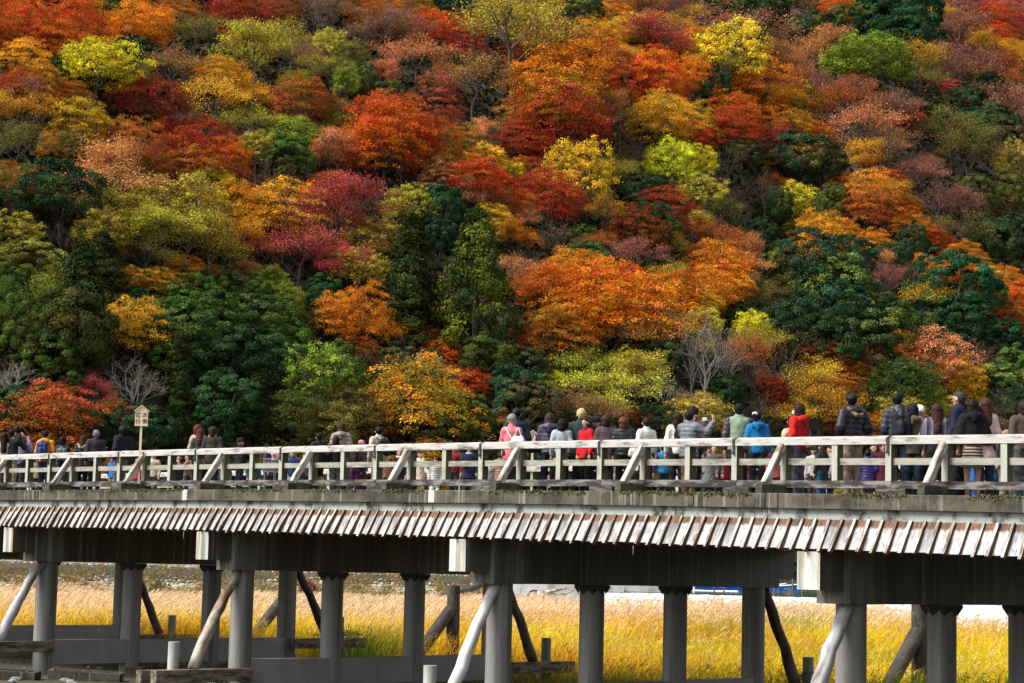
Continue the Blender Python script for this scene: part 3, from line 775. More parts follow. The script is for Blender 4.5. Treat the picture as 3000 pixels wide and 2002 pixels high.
def crown_airy(seed, n=3600, spread=1.0):
    """half-bare crown: fine leaves hung on the outer twigs, limbs show through"""
    r = np.random.default_rng(seed); mb, T = branches(seed, spread, 4, base=-0.85, r0=0.030)
    tips = np.array([t for t, l in T if l >= 3]); tips = tips * [1.0, 1.0, 1.0]
    m = np.abs(tips[:, :2]).max(); sc = 1.0 / np.percentile(np.linalg.norm(tips[:, :2], axis=1), 93)
    idx = r.integers(0, len(tips), n); lump = r.normal(size=len(tips)) 
    pos = tips[idx] + r.normal(size=(n, 3)) * [0.085, 0.085, 0.055]
    pos[:, :2] *= sc; 
    vary = np.clip(0.5 + 0.15 * r.normal(size=n) + 0.25 * lump[idx], 0, 1)
    for i, v in enumerate(mb.v): mb.v[i] = (v[0] * sc, v[1] * sc, v[2])
    return leaf_quads(pos, np.tile([0, 0, 1.0], (n, 1)), 0.0235, r, 0.6, 0.9), vary, mb
def crown_yellow(seed, n=13000):
    """rounded crown of many small leaf tufts, twigs between"""
    r = np.random.default_rng(seed); mb, T = branches(seed + 3, 0.95, 4, base=-0.85, r0=0.032)
    P = fib(210, r); P = P[P[:, 2] > -0.55]; rad = lumpy(P, seed + 77, 0.42) * r.uniform(0.6, 1.0, len(P))
    C = P * rad[:, None] * [1, 1, 0.85]; cr = r.uniform(0.07, 0.21, len(C)); w = cr ** 1.8
    idx = r.choice(len(C), n, p=w / w.sum()); d = unit(r.normal(size=(n, 3)))
    pos = C[idx] + d * cr[idx][:, None] * (0.2 + 0.95 * np.abs(r.normal(0, .6, (n, 1)))) * [1, 1, .55]
    vary = np.clip(0.5 + 0.12 * r.normal(size=n) + 0.25 * r.normal(size=len(C))[idx], 0, 1)
    return leaf_quads(pos, d + [0, 0, .8], 0.0255, r, 0.6, 0.6), vary, mb
def trunk_mesh(seed, kind):
    r = random.Random(seed); mb = MB()
    if kind == 'conifer':
        mb.tube([(0, 0, -1.35), (0, 0, -0.4), (0.01, 0, 0.9)], [0.06, 0.045, 0.012], 8)
    else:
        mb.tube([(0, 0, -1.75), (0.02, 0.01, -1.1), (0.0, 0.0, -0.6)], [0.055, 0.042, 0.036], 7)
        for i in range(6):
            a = i * 1.05 + r.random(); R_ = r.uniform(.45, .7); z = r.uniform(0, .35)
            mb.tube([(0, 0, -0.65), (R_ * .45 * math.cos(a), R_ * .45 * math.sin(a), -0.25), (R_ * math.cos(a), R_ * math.sin(a), z)], [0.028, 0.02, 0.008], 5)
    return mb.mesh('trunk', [M['bark']], True)
PROT = {}
for k in range(7):
    q, v = crown_maple(10 + k); PROT.setdefault('M', []).append((quads_mesh('crown', q, M['leaf'], v), trunk_mesh(k, 'm')))
    q, v = crown_broad(30 + k); PROT.setdefault('B', []).append((quads_mesh('crown', q, M['leaf_dense'], v), trunk_mesh(k + 9, 'm')))
for k in range(4):
    q, v, mb = crown_airy(50 + k, 4600 if k < 2 else 8200); mb.tube([(0, 0, -1.75), (0, 0, -0.84)], [0.05, 0.034], 6)
    PROT.setdefault('A', []).append((quads_mesh('crown', q, M['leaf'], v), mb.mesh('trunk', [M['bark']], True)))
    q, v, mb = crown_yellow(70 + k); mb.tube([(0, 0, -1.75), (0, 0, -0.84)], [0.05, 0.034], 6)
    PROT.setdefault('Y', []).append((quads_mesh('crown', q, M['leaf'], v), mb.mesh('trunk', [M['bark']], True)))
for k in range(3):
    q, v = crown_conifer(90 + k); PROT.setdefault('C', []).append((quads_mesh('crown', q, M['leaf_dense'], v), trunk_mesh(k + 20, 'conifer')))
for k in range(3):
    mb, T = branches(110 + k, 0.95, 5, base=-0.85, r0=0.034, n1=6)
    tp = np.array([t for t, l in T if l >= 4]); sc = 1.0 / np.percentile(np.linalg.norm(tp[:, :2], axis=1), 95)
    for i, v in enumerate(mb.v): mb.v[i] = (v[0] * sc, v[1] * sc, v[2])
    r = np.random.default_rng(k); idx = r.integers(0, len(tp), 500); pos = tp[idx] * [sc, sc, 1] + r.normal(size=(500, 3)) * .04
    mb2 = MB(); mb2.tube([(0, 0, -1.75), (0, 0, -0.84)], [0.05, 0.036], 6)
    PROT.setdefault('N', []).append((quads_mesh('crown', leaf_quads(pos, np.tile([0, 0, 1.0], (500, 1)), 0.02, r, .6, .9), M['leaf'], r.random(500)), None))
    mb.tube([(0, 0, -1.75), (0, 0, -0.84)], [0.05, 0.034], 6)
    PROT['N'][k] = (PROT['N'][k][0], mb.mesh('trunk', [M['bark']], True))

# colour words -> main tone, second tone, words for the label
TC = {
 'red': ((0.42, 0.045, 0.018), (0.50, 0.12, 0.02), 'scarlet'), 'ror': ((0.50, 0.095, 0.018), (0.55, 0.19, 0.02), 'red-orange'),
 'drd': ((0.27, 0.035, 0.022), (0.38, 0.08, 0.02), 'dark crimson'), 'pnk': ((0.42, 0.075, 0.065), (0.30, 0.07, 0.05), 'dusty red'),
 'org': ((0.56, 0.175, 0.018), (0.62, 0.27, 0.025), 'bright orange'), 'gor': ((0.60, 0.29, 0.025), (0.42, 0.25, 0.03), 'golden orange'),
 'rst': ((0.40, 0.105, 0.022), (0.30, 0.14, 0.03), 'rust brown'), 'rus': ((0.46, 0.115, 0.040), (0.34, 0.10, 0.03), 'dull rust-orange'), 'gog': ((0.60, 0.24, 0.020), (0.26, 0.22, 0.03), 'orange and olive'), 'sal': ((0.58, 0.25, 0.095), (0.36, 0.16, 0.06), 'salmon orange'),
 'gld': ((0.64, 0.38, 0.035), (0.55, 0.30, 0.03), 'golden yellow'), 'yel': ((0.66, 0.58, 0.035), (0.50, 0.48, 0.04), 'lemon yellow'),
 'yol': ((0.42, 0.37, 0.045), (0.30, 0.24, 0.05), 'olive yellow'), 'ygr': ((0.22, 0.27, 0.035), (0.13, 0.17, 0.03), 'yellow-green'),
 'olv': ((0.13, 0.125, 0.032), (0.21, 0.16, 0.04), 'olive'), 'brn': ((0.24, 0.125, 0.065), (0.30, 0.15, 0.04), 'brown half-bare'),
 'mau': ((0.24, 0.115, 0.085), (0.26, 0.10, 0.05), 'mauve-brown'), 'dgr': ((0.026, 0.060, 0.026), (0.045, 0.090, 0.030), 'dark green'),
 'bgr': ((0.020, 0.056, 0.028), (0.034, 0.082, 0.034), 'blue-green'), 'mgr': ((0.048, 0.100, 0.024), (0.095, 0.145, 0.028), 'mid green'),
 'cgr': ((0.052, 0.078, 0.020), (0.09, 0.095, 0.022), 'deep moss-green'), 'gry': ((0.14, 0.12, 0.09), (0.2, 0.15, 0.08), 'grey'),
}
KIND = {'M': ('layered maple', 'maple_tree'), 'B': ('billowing evergreen', 'evergreen_tree'), 'A': ('airy tree', 'deciduous_tree'),
        'Y': ('leafy tree', 'leafy_tree'), 'C': ('tall cedar', 'cedar_tree'), 'N': ('bare-branched tree', 'bare_tree')}

# crowns seen on the hillside: cx cy w h kind tone, in units of 1/2.35 px inside each sixth of the view
TREES = {
(0, 0): """200 150 330 300 M red|520 170 330 380 M ror|30 70 150 200 M org|80 300 200 180 M rst|150 420 300 220 M gor|930 200 420 330 M org|760 70 250 200 B dgr|920 340 140 180 B dgr|1330 250 380 280 A olv|1230 80 260 160 M rst|1640 110 420 280 M drd|1950 60 250 200 M rst|2200 120 300 250 N mau|670 470 520 400 Y yel|370 480 140 160 B dgr|890 560 300 280 A olv|1200 500 380 350 A brn|1500 520 330 190 M gor|1520 720 420 420 A gld|1760 380 480 420 A yol|1980 360 260 400 A yol|2260 330 260 280 Y yol|2290 520 240 240 A olv|100 590 260 150 M red|130 640 350 260 A mau|480 660 260 200 M rst|1000 700 420 320 M drd|2100 720 450 300 M drd|2290 780 250 250 A brn|570 860 400 230 M gor|180 800 340 300 A gor|100 1000 350 350 A olv|340 1000 180 200 M gor|480 1030 260 180 M olv|880 990 380 180 M rst|1360 950 360 180 M drd|1240 1060 380 260 M drd|1330 1180 420 260 M rst|1580 1100 280 300 M ror|1720 880 380 220 A yol|1990 950 360 220 Y ygr|1760 1020 300 260 Y yol|1980 1120 360 280 B mgr|2270 1060 320 320 A sal|790 1150 520 240 A sal|60 1200 180 140 M rst|70 1380 220 260 A rst|420 1350 560 380 B bgr|820 1340 560 260 A sal|1430 1290 300 220 Y yel|850 1480 520 340 A yol|1250 1450 620 340 Y yol|1650 1380 260 200 M org|1880 1300 420 300 N brn|2230 1310 300 180 M red|1880 1450 480 220 M gor|2330 1470 640 400 A pnk""",
(1000, 0): """170 90 300 160 M rst|480 60 300 130 M rst|250 200 420 200 A mau|120 280 300 220 N mau|790 80 250 170 B bgr|680 210 330 180 M red|1190 110 620 280 Y yol|1180 260 760 280 A yol|1660 80 280 180 B dgr|1850 100 220 180 M org|1680 220 220 160 M org|1900 230 200 200 M gld|2170 260 400 300 A pnk|2100 60 300 160 A rst|2280 60 260 200 A mau|520 420 440 340 A sal|860 350 260 110 M pnk|70 420 260 260 Y olv|40 580 220 260 Y ygr|160 560 180 240 B dgr|900 560 440 440 A brn|1500 560 620 260 M org|1500 380 560 200 M rst|1870 430 340 200 M rst|1200 430 280 160 M drd|1480 710 500 200 M gor|1500 850 600 280 M drd|1720 850 280 200 A sal|2200 560 380 380 M ror|2180 420 260 140 M red|2170 840 440 260 M gor|1920 860 220 260 N mau|2000 1060 260 260 N mau|360 880 560 240 M red|300 1000 560 200 M ror|700 880 300 160 M drd|930 930 260 220 A sal|700 1010 320 200 M rst|890 970 200 180 M yol|1180 920 200 200 A brn|1260 980 320 200 M drd|990 1110 300 170 Y gld|1230 1140 140 120 Y gld|1170 1200 210 160 Y yel|690 1220 300 180 M sal|960 1260 420 180 M red|1330 1200 260 220 M drd|1640 1220 500 480 Y gld|1430 1390 420 330 M drd|1960 1190 180 200 A yol|2250 1130 300 360 Y yel|2090 1330 300 260 B dgr|420 1110 380 260 N brn|60 1080 200 260 A sal|460 1430 340 320 Y yol|700 1430 280 320 B bgr|940 1380 340 260 A mau|1150 1400 260 170 M ror|1050 1520 260 120 M gor|1250 1500 180 200 A sal|1340 1480 130 120 B dgr|2200 1470 380 190 M drd|1800 1480 300 160 A gor""",
(2000, 0): """330 60 420 260 B dgr|520 130 340 260 B dgr|560 40 300 150 B dgr|840 40 260 140 A brn|960 20 160 90 Y ygr|1080 60 260 130 M ror|850 160 130 110 B dgr|960 160 160 120 Y ygr|910 240 340 140 B dgr|680 240 260 160 Y ygr|1150 160 300 250 B bgr|1450 60 520 240 B bgr|1400 150 400 260 B bgr|1530 240 420 300 B bgr|1460 330 300 200 B dgr|1780 110 220 160 A gor|1880 120 100 90 B dgr|1960 60 240 130 M pnk|2220 60 300 180 M red|2080 130 240 160 M red|2280 180 220 200 M drd|1880 230 420 260 A mau|2100 320 280 180 A gor|2280 360 220 160 A gor|1950 480 460 300 A mau|1620 420 360 280 A gor|1300 420 520 280 Y ygr|1100 460 360 200 Y ygr|950 340 380 160 A sal|400 230 620 240 A mau|80 120 240 160 A gor|60 320 260 200 M org|300 380 560 330 Y yel|680 430 360 280 A sal|520 600 420 240 M org|700 740 340 240 M gor|400 800 360 240 M ror|60 540 240 260 M ror|220 620 200 280 B dgr|60 860 300 200 M gor|40 950 150 120 M red|310 900 340 160 M red|770 900 300 180 M gor|930 940 240 130 M org|560 890 120 70 B dgr|650 950 220 100 M pnk|480 930 260 140 A rst|900 620 340 380 A mau|1100 740 420 360 A rst|1150 640 300 200 A mau|1300 900 460 400 A sal|1400 1060 520 320 N brn|1250 1080 360 260 A gor|1460 780 400 300 A mau|1700 560 300 260 A olv|1720 760 240 300 C dgr|1820 660 220 160 M pnk|2100 620 240 220 B dgr|1950 720 300 180 B dgr|2210 760 420 400 A mau|2280 600 300 220 A rst|2120 880 360 260 B dgr|1850 930 420 260 A olv|1960 1060 440 300 A olv|2200 980 300 260 B dgr|2290 1130 260 320 Y yol|2250 1350 280 300 B cgr|2000 1350 240 280 B cgr|1650 1230 340 240 A mau|1760 1420 420 320 N mau|1420 1260 220 100 M red|1430 1360 360 220 A gor|1280 1320 320 180 M gor|1100 1290 200 180 M org|1250 1440 360 200 M rst|1550 1450 200 200 M org|1040 1110 110 90 Y yel|790 1110 480 300 B bgr|950 1180 300 260 B dgr|630 1150 200 150 A sal|400 1060 260 200 B dgr|310 1150 280 330 N olv|80 1120 300 260 Y yel|110 1330 300 300 Y yol|360 1400 280 220 N mau|260 1480 260 160 A olv|780 1400 290 240 M yel|1030 1430 240 300 B cgr|560 1360 220 330 N brn|640 1430 240 260 B dgr""",
(0, 660): """130 80 380 260 Y yol|200 270 380 240 B ygr|80 380 220 200 B mgr|340 300 150 130 B ygr|60 520 240 300 A mgr|420 110 220 240 N mau|560 500 460 700 C cgr|690 290 340 440 C cgr|500 760 500 560 B cgr|350 920 420 320 B cgr|150 720 340 440 B cgr|430 1080 280 220 B cgr|700 60 420 220 Y yol|1000 60 440 260 A yol|1250 100 520 300 A yol|1450 130 480 330 A yol|1050 240 400 220 A olv|870 370 200 90 M gor|1060 390 240 100 M gor|1250 340 260 100 M org|1470 330 140 90 M org|1320 430 240 250 B mgr|1560 430 260 240 B mgr|1270 600 380 220 B mgr|1100 620 200 200 B mgr|1500 640 420 260 B mgr|1740 480 260 220 B mgr|1850 400 280 240 Y ygr|1970 530 260 280 Y ygr|1800 680 480 300 B mgr|1400 760 600 340 B mgr|1100 760 360 240 B dgr|1960 780 360 320 B mgr|1560 950 560 360 B dgr|1250 940 380 260 B mgr|1850 970 400 340 B dgr|1230 1000 290 460 C cgr|1560 1220 440 360 B dgr|1770 1250 300 420 C dgr|1240 1290 260 440 C cgr|930 500 180 150 B dgr|960 620 280 260 A olv|1200 470 260 160 A olv|1740 140 240 220 A gor|1700 320 240 150 A sal|2050 210 560 400 A pnk|2220 490 260 260 B dgr|2290 640 300 300 M org|2150 660 160 200 B cgr|2200 1080 520 480 Y ygr|2060 1320 440 360 Y mgr|100 1090 340 220 N gry|80 1270 300 300 B dgr|370 1300 470 230 M rus|350 1440 520 200 M rst|650 1170 240 240 A pnk|740 1330 260 260 A rst|920 1130 460 400 N gry|1190 1450 110 160 B mgr|620 1400 300 260 B dgr|1000 1420 420 260 B dgr|1450 1400 300 260 B dgr""",
(1000, 660): """60 30 300 140 A pnk|260 130 420 340 Y yol|120 320 420 300 Y yol|480 330 400 760 C cgr|450 620 400 520 C cgr|680 90 240 240 B bgr|930 420 500 1000 C cgr|980 930 360 300 B cgr|1060 60 160 180 M yol|1220 90 290 230 A org|1230 330 300 200 A sal|1250 470 300 260 A rst|150 640 340 380 M org|150 870 260 160 M rst|390 870 200 220 B bgr|200 960 260 160 N brn|600 800 240 190 M drd|650 930 290 230 M red|910 1080 260 160 M red|750 1050 180 120 M pnk|340 990 180 110 M sal|530 1230 640 480 M gog|860 1340 360 300 B cgr|740 1440 420 160 B cgr|1060 1390 220 170 A rst|1260 1000 320 230 B bgr|1180 1120 340 280 B bgr|1260 1270 440 280 B dgr|60 1100 340 380 Y mgr|80 1300 400 380 Y olv|1480 1320 300 240 B dgr|1650 340 420 250 M org|1440 440 420 210 M ror|1950 400 330 170 M red|1850 520 600 200 M ror|1560 650 480 240 M org|1950 620 620 300 M org|2120 740 500 280 A sal|1500 780 480 170 M rst|1260 800 200 140 M red|1200 860 220 120 M drd|1450 890 300 170 N mau|1600 500 170 90 B dgr|1640 80 190 140 B mgr|1500 120 360 320 N brn|1750 150 260 160 A rst|2040 40 340 200 M drd|2000 230 380 260 A mau|2250 120 260 240 A yol|2290 470 280 280 M org|1700 1010 440 280 A yol|1960 960 310 210 Y yel|2100 1060 420 280 A yol|1420 1080 220 160 A yel|1800 1190 600 280 A yol|2220 1200 400 260 N gry|2250 900 300 260 B dgr|2200 1340 280 200 B dgr|1700 1340 500 180 A brn|2060 1350 200 120 A red|1850 850 400 200 N mau""",
(2000, 660): """80 60 260 220 A rst|250 130 380 220 A rst|460 190 300 260 A sal|220 300 420 260 M org|260 440 360 230 M org|130 550 240 190 M gor|20 470 160 300 M red|560 60 220 200 B dgr|780 40 170 100 Y ygr|950 80 420 180 M gor|1150 60 180 170 M org|1330 140 210 210 M org|1590 120 220 240 B dgr|1480 220 200 170 B dgr|880 290 540 340 B bgr|1120 230 360 260 B bgr|1000 420 500 260 B dgr|1190 430 260 260 B dgr|1580 260 150 110 M sal|1360 270 250 110 A sal|1380 420 340 320 N mau|1550 370 180 180 A pnk|1680 540 310 310 A gld|1860 430 540 440 B bgr|2060 480 300 320 B mgr|1900 680 420 320 B dgr|1600 40 260 100 M org|1750 120 230 170 M ror|1900 210 230 120 M org|2030 290 210 110 M gor|2130 370 210 120 M gld|2230 410 260 170 M org|2290 520 230 230 M ror|2250 650 280 190 M rst|1900 60 380 180 A olv|2100 120 320 300 B dgr|2200 200 240 340 C dgr|2300 60 220 220 B dgr|2230 800 340 260 B bgr|2300 1000 280 280 B mgr|2150 1120 400 300 B dgr|1050 650 560 300 B bgr|1250 730 560 300 B bgr|800 690 480 300 B dgr|1450 720 380 250 B dgr|1620 760 270 170 B mgr|1000 820 500 220 B dgr|1200 900 360 220 B dgr|470 480 300 280 A olv|430 620 210 170 B dgr|540 560 300 200 A olv|150 700 300 140 Y yol|480 710 300 110 Y yel|150 950 440 500 N gry|60 980 260 440 N gry|320 1000 240 420 N gry|420 960 300 420 A rst|640 1000 420 420 N brn|960 920 290 190 M drd|1000 1010 210 120 M drd|620 1120 210 160 M drd|640 1210 190 130 M drd|1180 1060 250 170 M ror|1100 1150 250 160 M rst|1500 910 370 190 M org|1680 960 520 240 M sal|1850 1090 420 250 Y gld|1930 1190 300 190 Y gld|1500 1110 480 260 Y mgr|1350 1220 360 340 Y cgr|1500 1340 420 260 Y yol|1720 1270 300 260 Y yol|870 1100 420 300 A gld|950 1260 460 320 A gor|760 1340 300 240 A gld|1100 1340 280 200 M rst|110 1330 460 250 Y yol|1330 1380 210 170 M org|1990 940 420 260 N mau|2200 1270 320 240 N gry|2150 1380 280 140 A mau|330 1390 300 220 B dgr|560 1310 300 280 N brn|300 1150 240 220 B dgr|760 860 300 220 N brn|2300 1330 260 260 B dgr""",
}
tree_specs = []
rt = random.Random(21)
for (ox, oy), txt in TREES.items():
    for t in txt.split('|'):
        a = t.split(); cx, cy, w, h = [float(q) for q in a[:4]]
        tree_specs.append([ox + cx / 2.35, oy + cy / 2.35, w / 2.35, h / 2.35, a[4], a[5]])
def hit_crown(px, py, w, h, kind):
    """walk along the line of sight until the crown's height above the slope fits"""
    r_ = ray(px, py); hd = math.hypot(r_[0], r_[1])
    D = 163.0
    while D < 520:
        P = CAM + r_ * (D / hd)
        sx = w * D / FPX / 2 * 1.13; sz = max(h * 1.1, 0.86 * w) * D / FPX / 2 * 1.2
        if kind == 'C': sz = h * D / FPX / 2 * 1.05; Hc = 1.15 * sz
        else: Hc = 1.08 * sz
        if P[2] - float(ground(P[0], P[1])) < Hc + 0.3: return P, D, sx, sz
        D += 1.0
    return P, D, sx, sz
placed = []
for spc in tree_specs:
    P, D, sx, sz = hit_crown(*spc[:5])
    placed.append([P, D, sx, sz, spc[4], spc[5], spc[0], spc[1]])
n_listed = len(placed)
# trees that show only in the gaps between the others
pl_xy = np.array([[p[0][0], p[0][1]] for p in placed]); pl_r = np.array([p[2] for p in placed]); pl_px = np.array([[p[6], p[7]] for p in placed])
cnt = 0
for D0 in np.arange(171, 420, 7.2):
    for u in np.arange(-0.30, 0.31, 7.2 / D0):
        D = D0 + rt.uniform(-3, 3); uu = u + rt.uniform(-3, 3) / D0
        x = CAM[0] + FH[0] * D + RH[0] * D * uu; y = CAM[1] + FH[1] * D + RH[1] * D * uu
        d0 = min(max(195 + 0.6 * D * uu, 150), 300)
        if D < d0 + 3: continue
        gz = float(ground(x, y)); sx = rt.uniform(2.4, 3.9); sz = sx * 1.05
        px, py = project((x, y, gz + 1.5 * sz))
        if py < -260: continue
        inframe = -60 < px < 3060 and -60 < py < 1300
        dist = np.hypot(pl_xy[:, 0] - x, pl_xy[:, 1] - y)
        if inframe and (dist < 0.48 * pl_r + 1.0).any(): continue
        pd = np.hypot(pl_px[:, 0] - px, (pl_px[:, 1] - py) * 1.3); k = int(rt.choice(list(np.argsort(pd)[:3])))
        kind, tone = placed[k][4], placed[k][5]
        if kind == 'C': kind = 'B'
        if kind == 'N' or rt.random() < .3:
            kind = 'A'
            if tone in ('dgr', 'bgr', 'mgr', 'cgr'): tone = rt.choice(['olv', 'brn', 'rst'])
        if tone == 'yel': tone = 'yol'
        placed.append([np.array([x, y, gz + 0.75 * sz]), D, sx, sz, kind, tone, px, py]); cnt += 1
# labels: what the tree looks like, and its rank among its likes in its band of the slope
def band(py):
    return ['top edge of the slope', 'upper slope', 'middle slope', 'lower slope', 'foot of the slope'][0 if py < 120 else 1 if py < 430 else 2 if py < 760 else 3 if py < 1060 else 4]
ORD = ['', 'second ', 'third ', 'fourth ', 'fifth ', 'sixth ', 'seventh ', 'eighth ', 'ninth ', 'tenth ', 'eleventh ', 'twelfth ', 'thirteenth ', 'fourteenth ', 'fifteenth ', 'sixteenth ', 'seventeenth ', 'eighteenth ', 'nineteenth ', 'twentieth '] + ['%s ' % w for w in ('twenty-first twenty-second twenty-third twenty-fourth twenty-fifth twenty-sixth twenty-seventh twenty-eighth twenty-ninth thirtieth thirty-first thirty-second thirty-third thirty-fourth thirty-fifth thirty-sixth thirty-seventh thirty-eighth thirty-ninth fortieth'.split())]
groups = {}
def sizew(p):
    w_ = p[2] * 2 * FPX / p[1]; return 'small ' if w_ < 120 else 'large ' if w_ > 215 else ''
for i, p in enumerate(placed): groups.setdefault((p[4], p[5], band(p[7]) + '|' + sizew(p)), []).append(i)
labels = {}
for (kd, tn, bd_), ii in groups.items():
    bd, sw = bd_.split('|')
    ii.sort(key=lambda i: placed[i][6])
    for j, i in enumerate(ii):
        where = 'leftmost' if j == 0 and len(ii) > 1 else ('' if len(ii) == 1 else 'rightmost' if j == len(ii) - 1 else (ORD[min(j, 39)] + 'from left'))
        s = '%s%s %s, %s' % (sw, TC[tn][2], KIND[kd][0], (where + ' at the ' if where else 'at the ') + bd)
        labels[i] = s
for i, (P, D, sx, sz, kd, tn, px, py) in enumerate(placed):
    crown, trunk = PROT[kd][rt.randrange(len(PROT[kd]))]
    if kd == 'A': crown, trunk = PROT['A'][rt.choice([0, 1]) if tn in ('mau', 'brn', 'rst', 'olv') else rt.choice([1, 2, 3])]
    base = float(ground(P[0], P[1])); fw = {'C': 1 / 0.62}.get(kd, 1.0)
    root = empty(KIND[kd][1], (P[0], P[1], base), rt.uniform(0, 6.28), labels[i], 'tree', 'trees on the autumn hillside')
    main, sec, _ = TC[tn]
    if kd == 'C': main, sec = (0.026, 0.044, 0.014), (0.050, 0.060, 0.016)
    ax_ = rt.uniform(.88, 1.14)
    if rt.random() < .35: sec = tuple(a * .55 + b * .45 for a, b in zip(sec, rt.choice([(.30, .30, .03), (.20, .07, .03), (.10, .11, .03)])))
    j = [rt.uniform(0.82, 1.18) for _ in range(3)]; br = rt.uniform(0.85, 1.12)
    for nm, me in (('crown', crown), ('trunk', trunk)):
        o = bpy.data.objects.new(nm, me); col.objects.link(o); o.parent = root
        o.location = (0, 0, P[2] - base); o.scale = (sx * fw * ax_, sx * fw / ax_, sz)
        if nm == 'crown':
            o.color = (main[0] * br * j[0] ** .5, main[1] * br * j[1], main[2] * br, 1); o['tint'] = [sec[0] * br, sec[1] * br * j[2], sec[2] * br]
        else:
            bc = (0.30, 0.28, 0.25) if kd in 'N' and tn == 'gry' else (0.085, 0.068, 0.055)
            if tn == 'mau': bc = (0.115, 0.075, 0.062)
            if tn == 'yol': bc = (0.13, 0.11, 0.085)
            o.color = (*bc, 1)

# low undergrowth over the slope, dark and mixed
n = 120000
r = np.random.default_rng(4)
D = 163 + (430 - 163) * r.random(n) ** 1.1; u = r.uniform(-0.31, 0.31, n)
x = CAM[0] + FH[0] * D + RH[0] * D * u; y = CAM[1] + FH[1] * D + RH[1] * D * u
z = ground(x, y); keep = z > 2.2
x, y, z = x[keep], y[keep], z[keep]; n = len(x)
hgt = 0.2 + 3.2 * vnoise(x, y, 4.0) * r.random(n)
c = np.stack([x, y, z + hgt], 1)
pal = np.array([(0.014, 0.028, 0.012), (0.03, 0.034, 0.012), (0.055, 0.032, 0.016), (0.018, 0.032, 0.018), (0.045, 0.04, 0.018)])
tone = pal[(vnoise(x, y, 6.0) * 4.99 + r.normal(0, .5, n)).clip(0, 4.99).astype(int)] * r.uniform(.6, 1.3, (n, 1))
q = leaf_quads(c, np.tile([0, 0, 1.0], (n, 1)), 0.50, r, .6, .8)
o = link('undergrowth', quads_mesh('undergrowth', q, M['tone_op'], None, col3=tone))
tag(o, 'dark low shrubs and leaf litter between the trees on the slope', 'undergrowth', kind='stuff')
print('trees', n_listed, cnt, 'undergrowth', n)

# ------------------------------------------------------------------ reed field beyond and under the bridge
r = np.random.default_rng(8)
def reed_points(n):
    D = 38 + (119 - 38) * r.random(n) ** 0.8; u = r.uniform(-0.275, 0.275, n)
    return D, u
def make_blades(base, H, w, lean, bend, tone, segs=3):
    """ribbons: base (n,3); returns quads and colours"""
    n = len(base); th = r.uniform(0, 2 * np.pi, n); side = np.stack([np.cos(th), np.sin(th), 0 * th], 1)
    prev = None; Q = []; Cc = []
    for s_ in range(segs + 1):
        t = s_ / segs
        p = base + np.stack([lean[:, 0] * t + bend[:, 0] * t * t, lean[:, 1] * t + bend[:, 1] * t * t, H * (t - 0.12 * t * t * np.hypot(bend[:, 0], bend[:, 1]))], 1)
        ww = (w * (1 - 0.85 * t))[:, None] * side
        cur = (p - ww, p + ww)
        if prev is not None: Q.append(np.stack([prev[0], prev[1], cur[1], cur[0]], 1)); Cc.append(tone)
        prev = cur
    return np.concatenate(Q), np.concatenate(Cc)
n = 92000
D, u = reed_points(n)
x = CAM[0] + FH[0] * D + RH[0] * D * u; y = CAM[1] + FH[1] * D + RH[1] * D * u; s_ = D * u; px_ = 1500 + FPX * u
open_ = y > 9.6
leftcut = np.where(px_ < 1450, 60 + 5 * vnoise(x, y, 5), 0)
keep = open_ & (D > leftcut) & (D < 112 + 7 * vnoise(x, y, 6) - 25.0 * sstep(2480, 2860, px_))
x, y, D, px_ = x[keep], y[keep], D[keep], px_[keep]; n = len(x)
pt = vnoise(x, y, 7.0); pt2 = vnoise(x + 50, y, 3.2)
H = (0.70 + 0.50 * vnoise(x, y, 9.0) + 0.30 * vnoise(x + 7, y, 2.1)) * r.uniform(0.75, 1.15, n) * (0.72 + 0.28 * sstep(55, 90, D)); H = np.where(px_ > 1350, H * 1.08, H); H = H * (1 + 0.35 * np.exp(-((px_ - 1080) / 130) ** 2) * (1 - sstep(64, 74, D)))
gold = np.array([1.0, 0.66, 0.030]); straw = np.array([0.88, 0.66, 0.30]); ygn = np.array([0.62, 0.60, 0.06]); green = np.array([0.17, 0.28, 0.035]); orange = np.array([0.85, 0.42, 0.04])
far_ = sstep(72, 104, D + 16 * (vnoise(x, y, 5.0) - .5))[:, None]
tone = gold * (1 - far_) + straw * far_
gf = 0.7 * sstep(0.58, 0.8, pt)[:, None] * (1 - 0.6 * far_); tone = tone * (1 - gf) + ygn * gf
of = (sstep(0.52, 0.75, pt2) * 0.7)[:, None]; tone = tone * (1 - of) + orange * of
g2 = (np.exp(-((px_ - 1080) / 150) ** 2) * (1 - sstep(66, 76, D)) + 0.9 * (1 - sstep(46, 56, D + 16 * (pt2 - .5))))[:, None].clip(0, 1); tone = tone * (1 - g2) + green * g2
gp = (np.exp(-((px_ - 2330) / 110) ** 2 - ((D - 88) / 7) ** 2) + np.exp(-((px_ - 2120) / 80) ** 2 - ((D - 80) / 5) ** 2))[:, None].clip(0, 1) * .8; tone = tone * (1 - gp) + np.array([.26, .34, .04]) * gp
tone = tone * r.uniform(0.5, 1.2, (n, 1)) * (0.72 + 0.5 * vnoise(x + 31, y, 4.2))[:, None]
base = np.stack([x, y, ground(x, y) - 0.02], 1)
wind = np.stack([r.normal(0.06, 0.24, n), r.normal(0.05, 0.24, n)], 1); bend = np.stack([r.normal(0.12, 0.36, n), r.normal(0.1, 0.36, n)], 1)
Q1, C1 = make_blades(base, H, np.where(D < 60, 0.011, 0.016) * r.uniform(.7, 1.3, n), wind, bend, tone, 3)
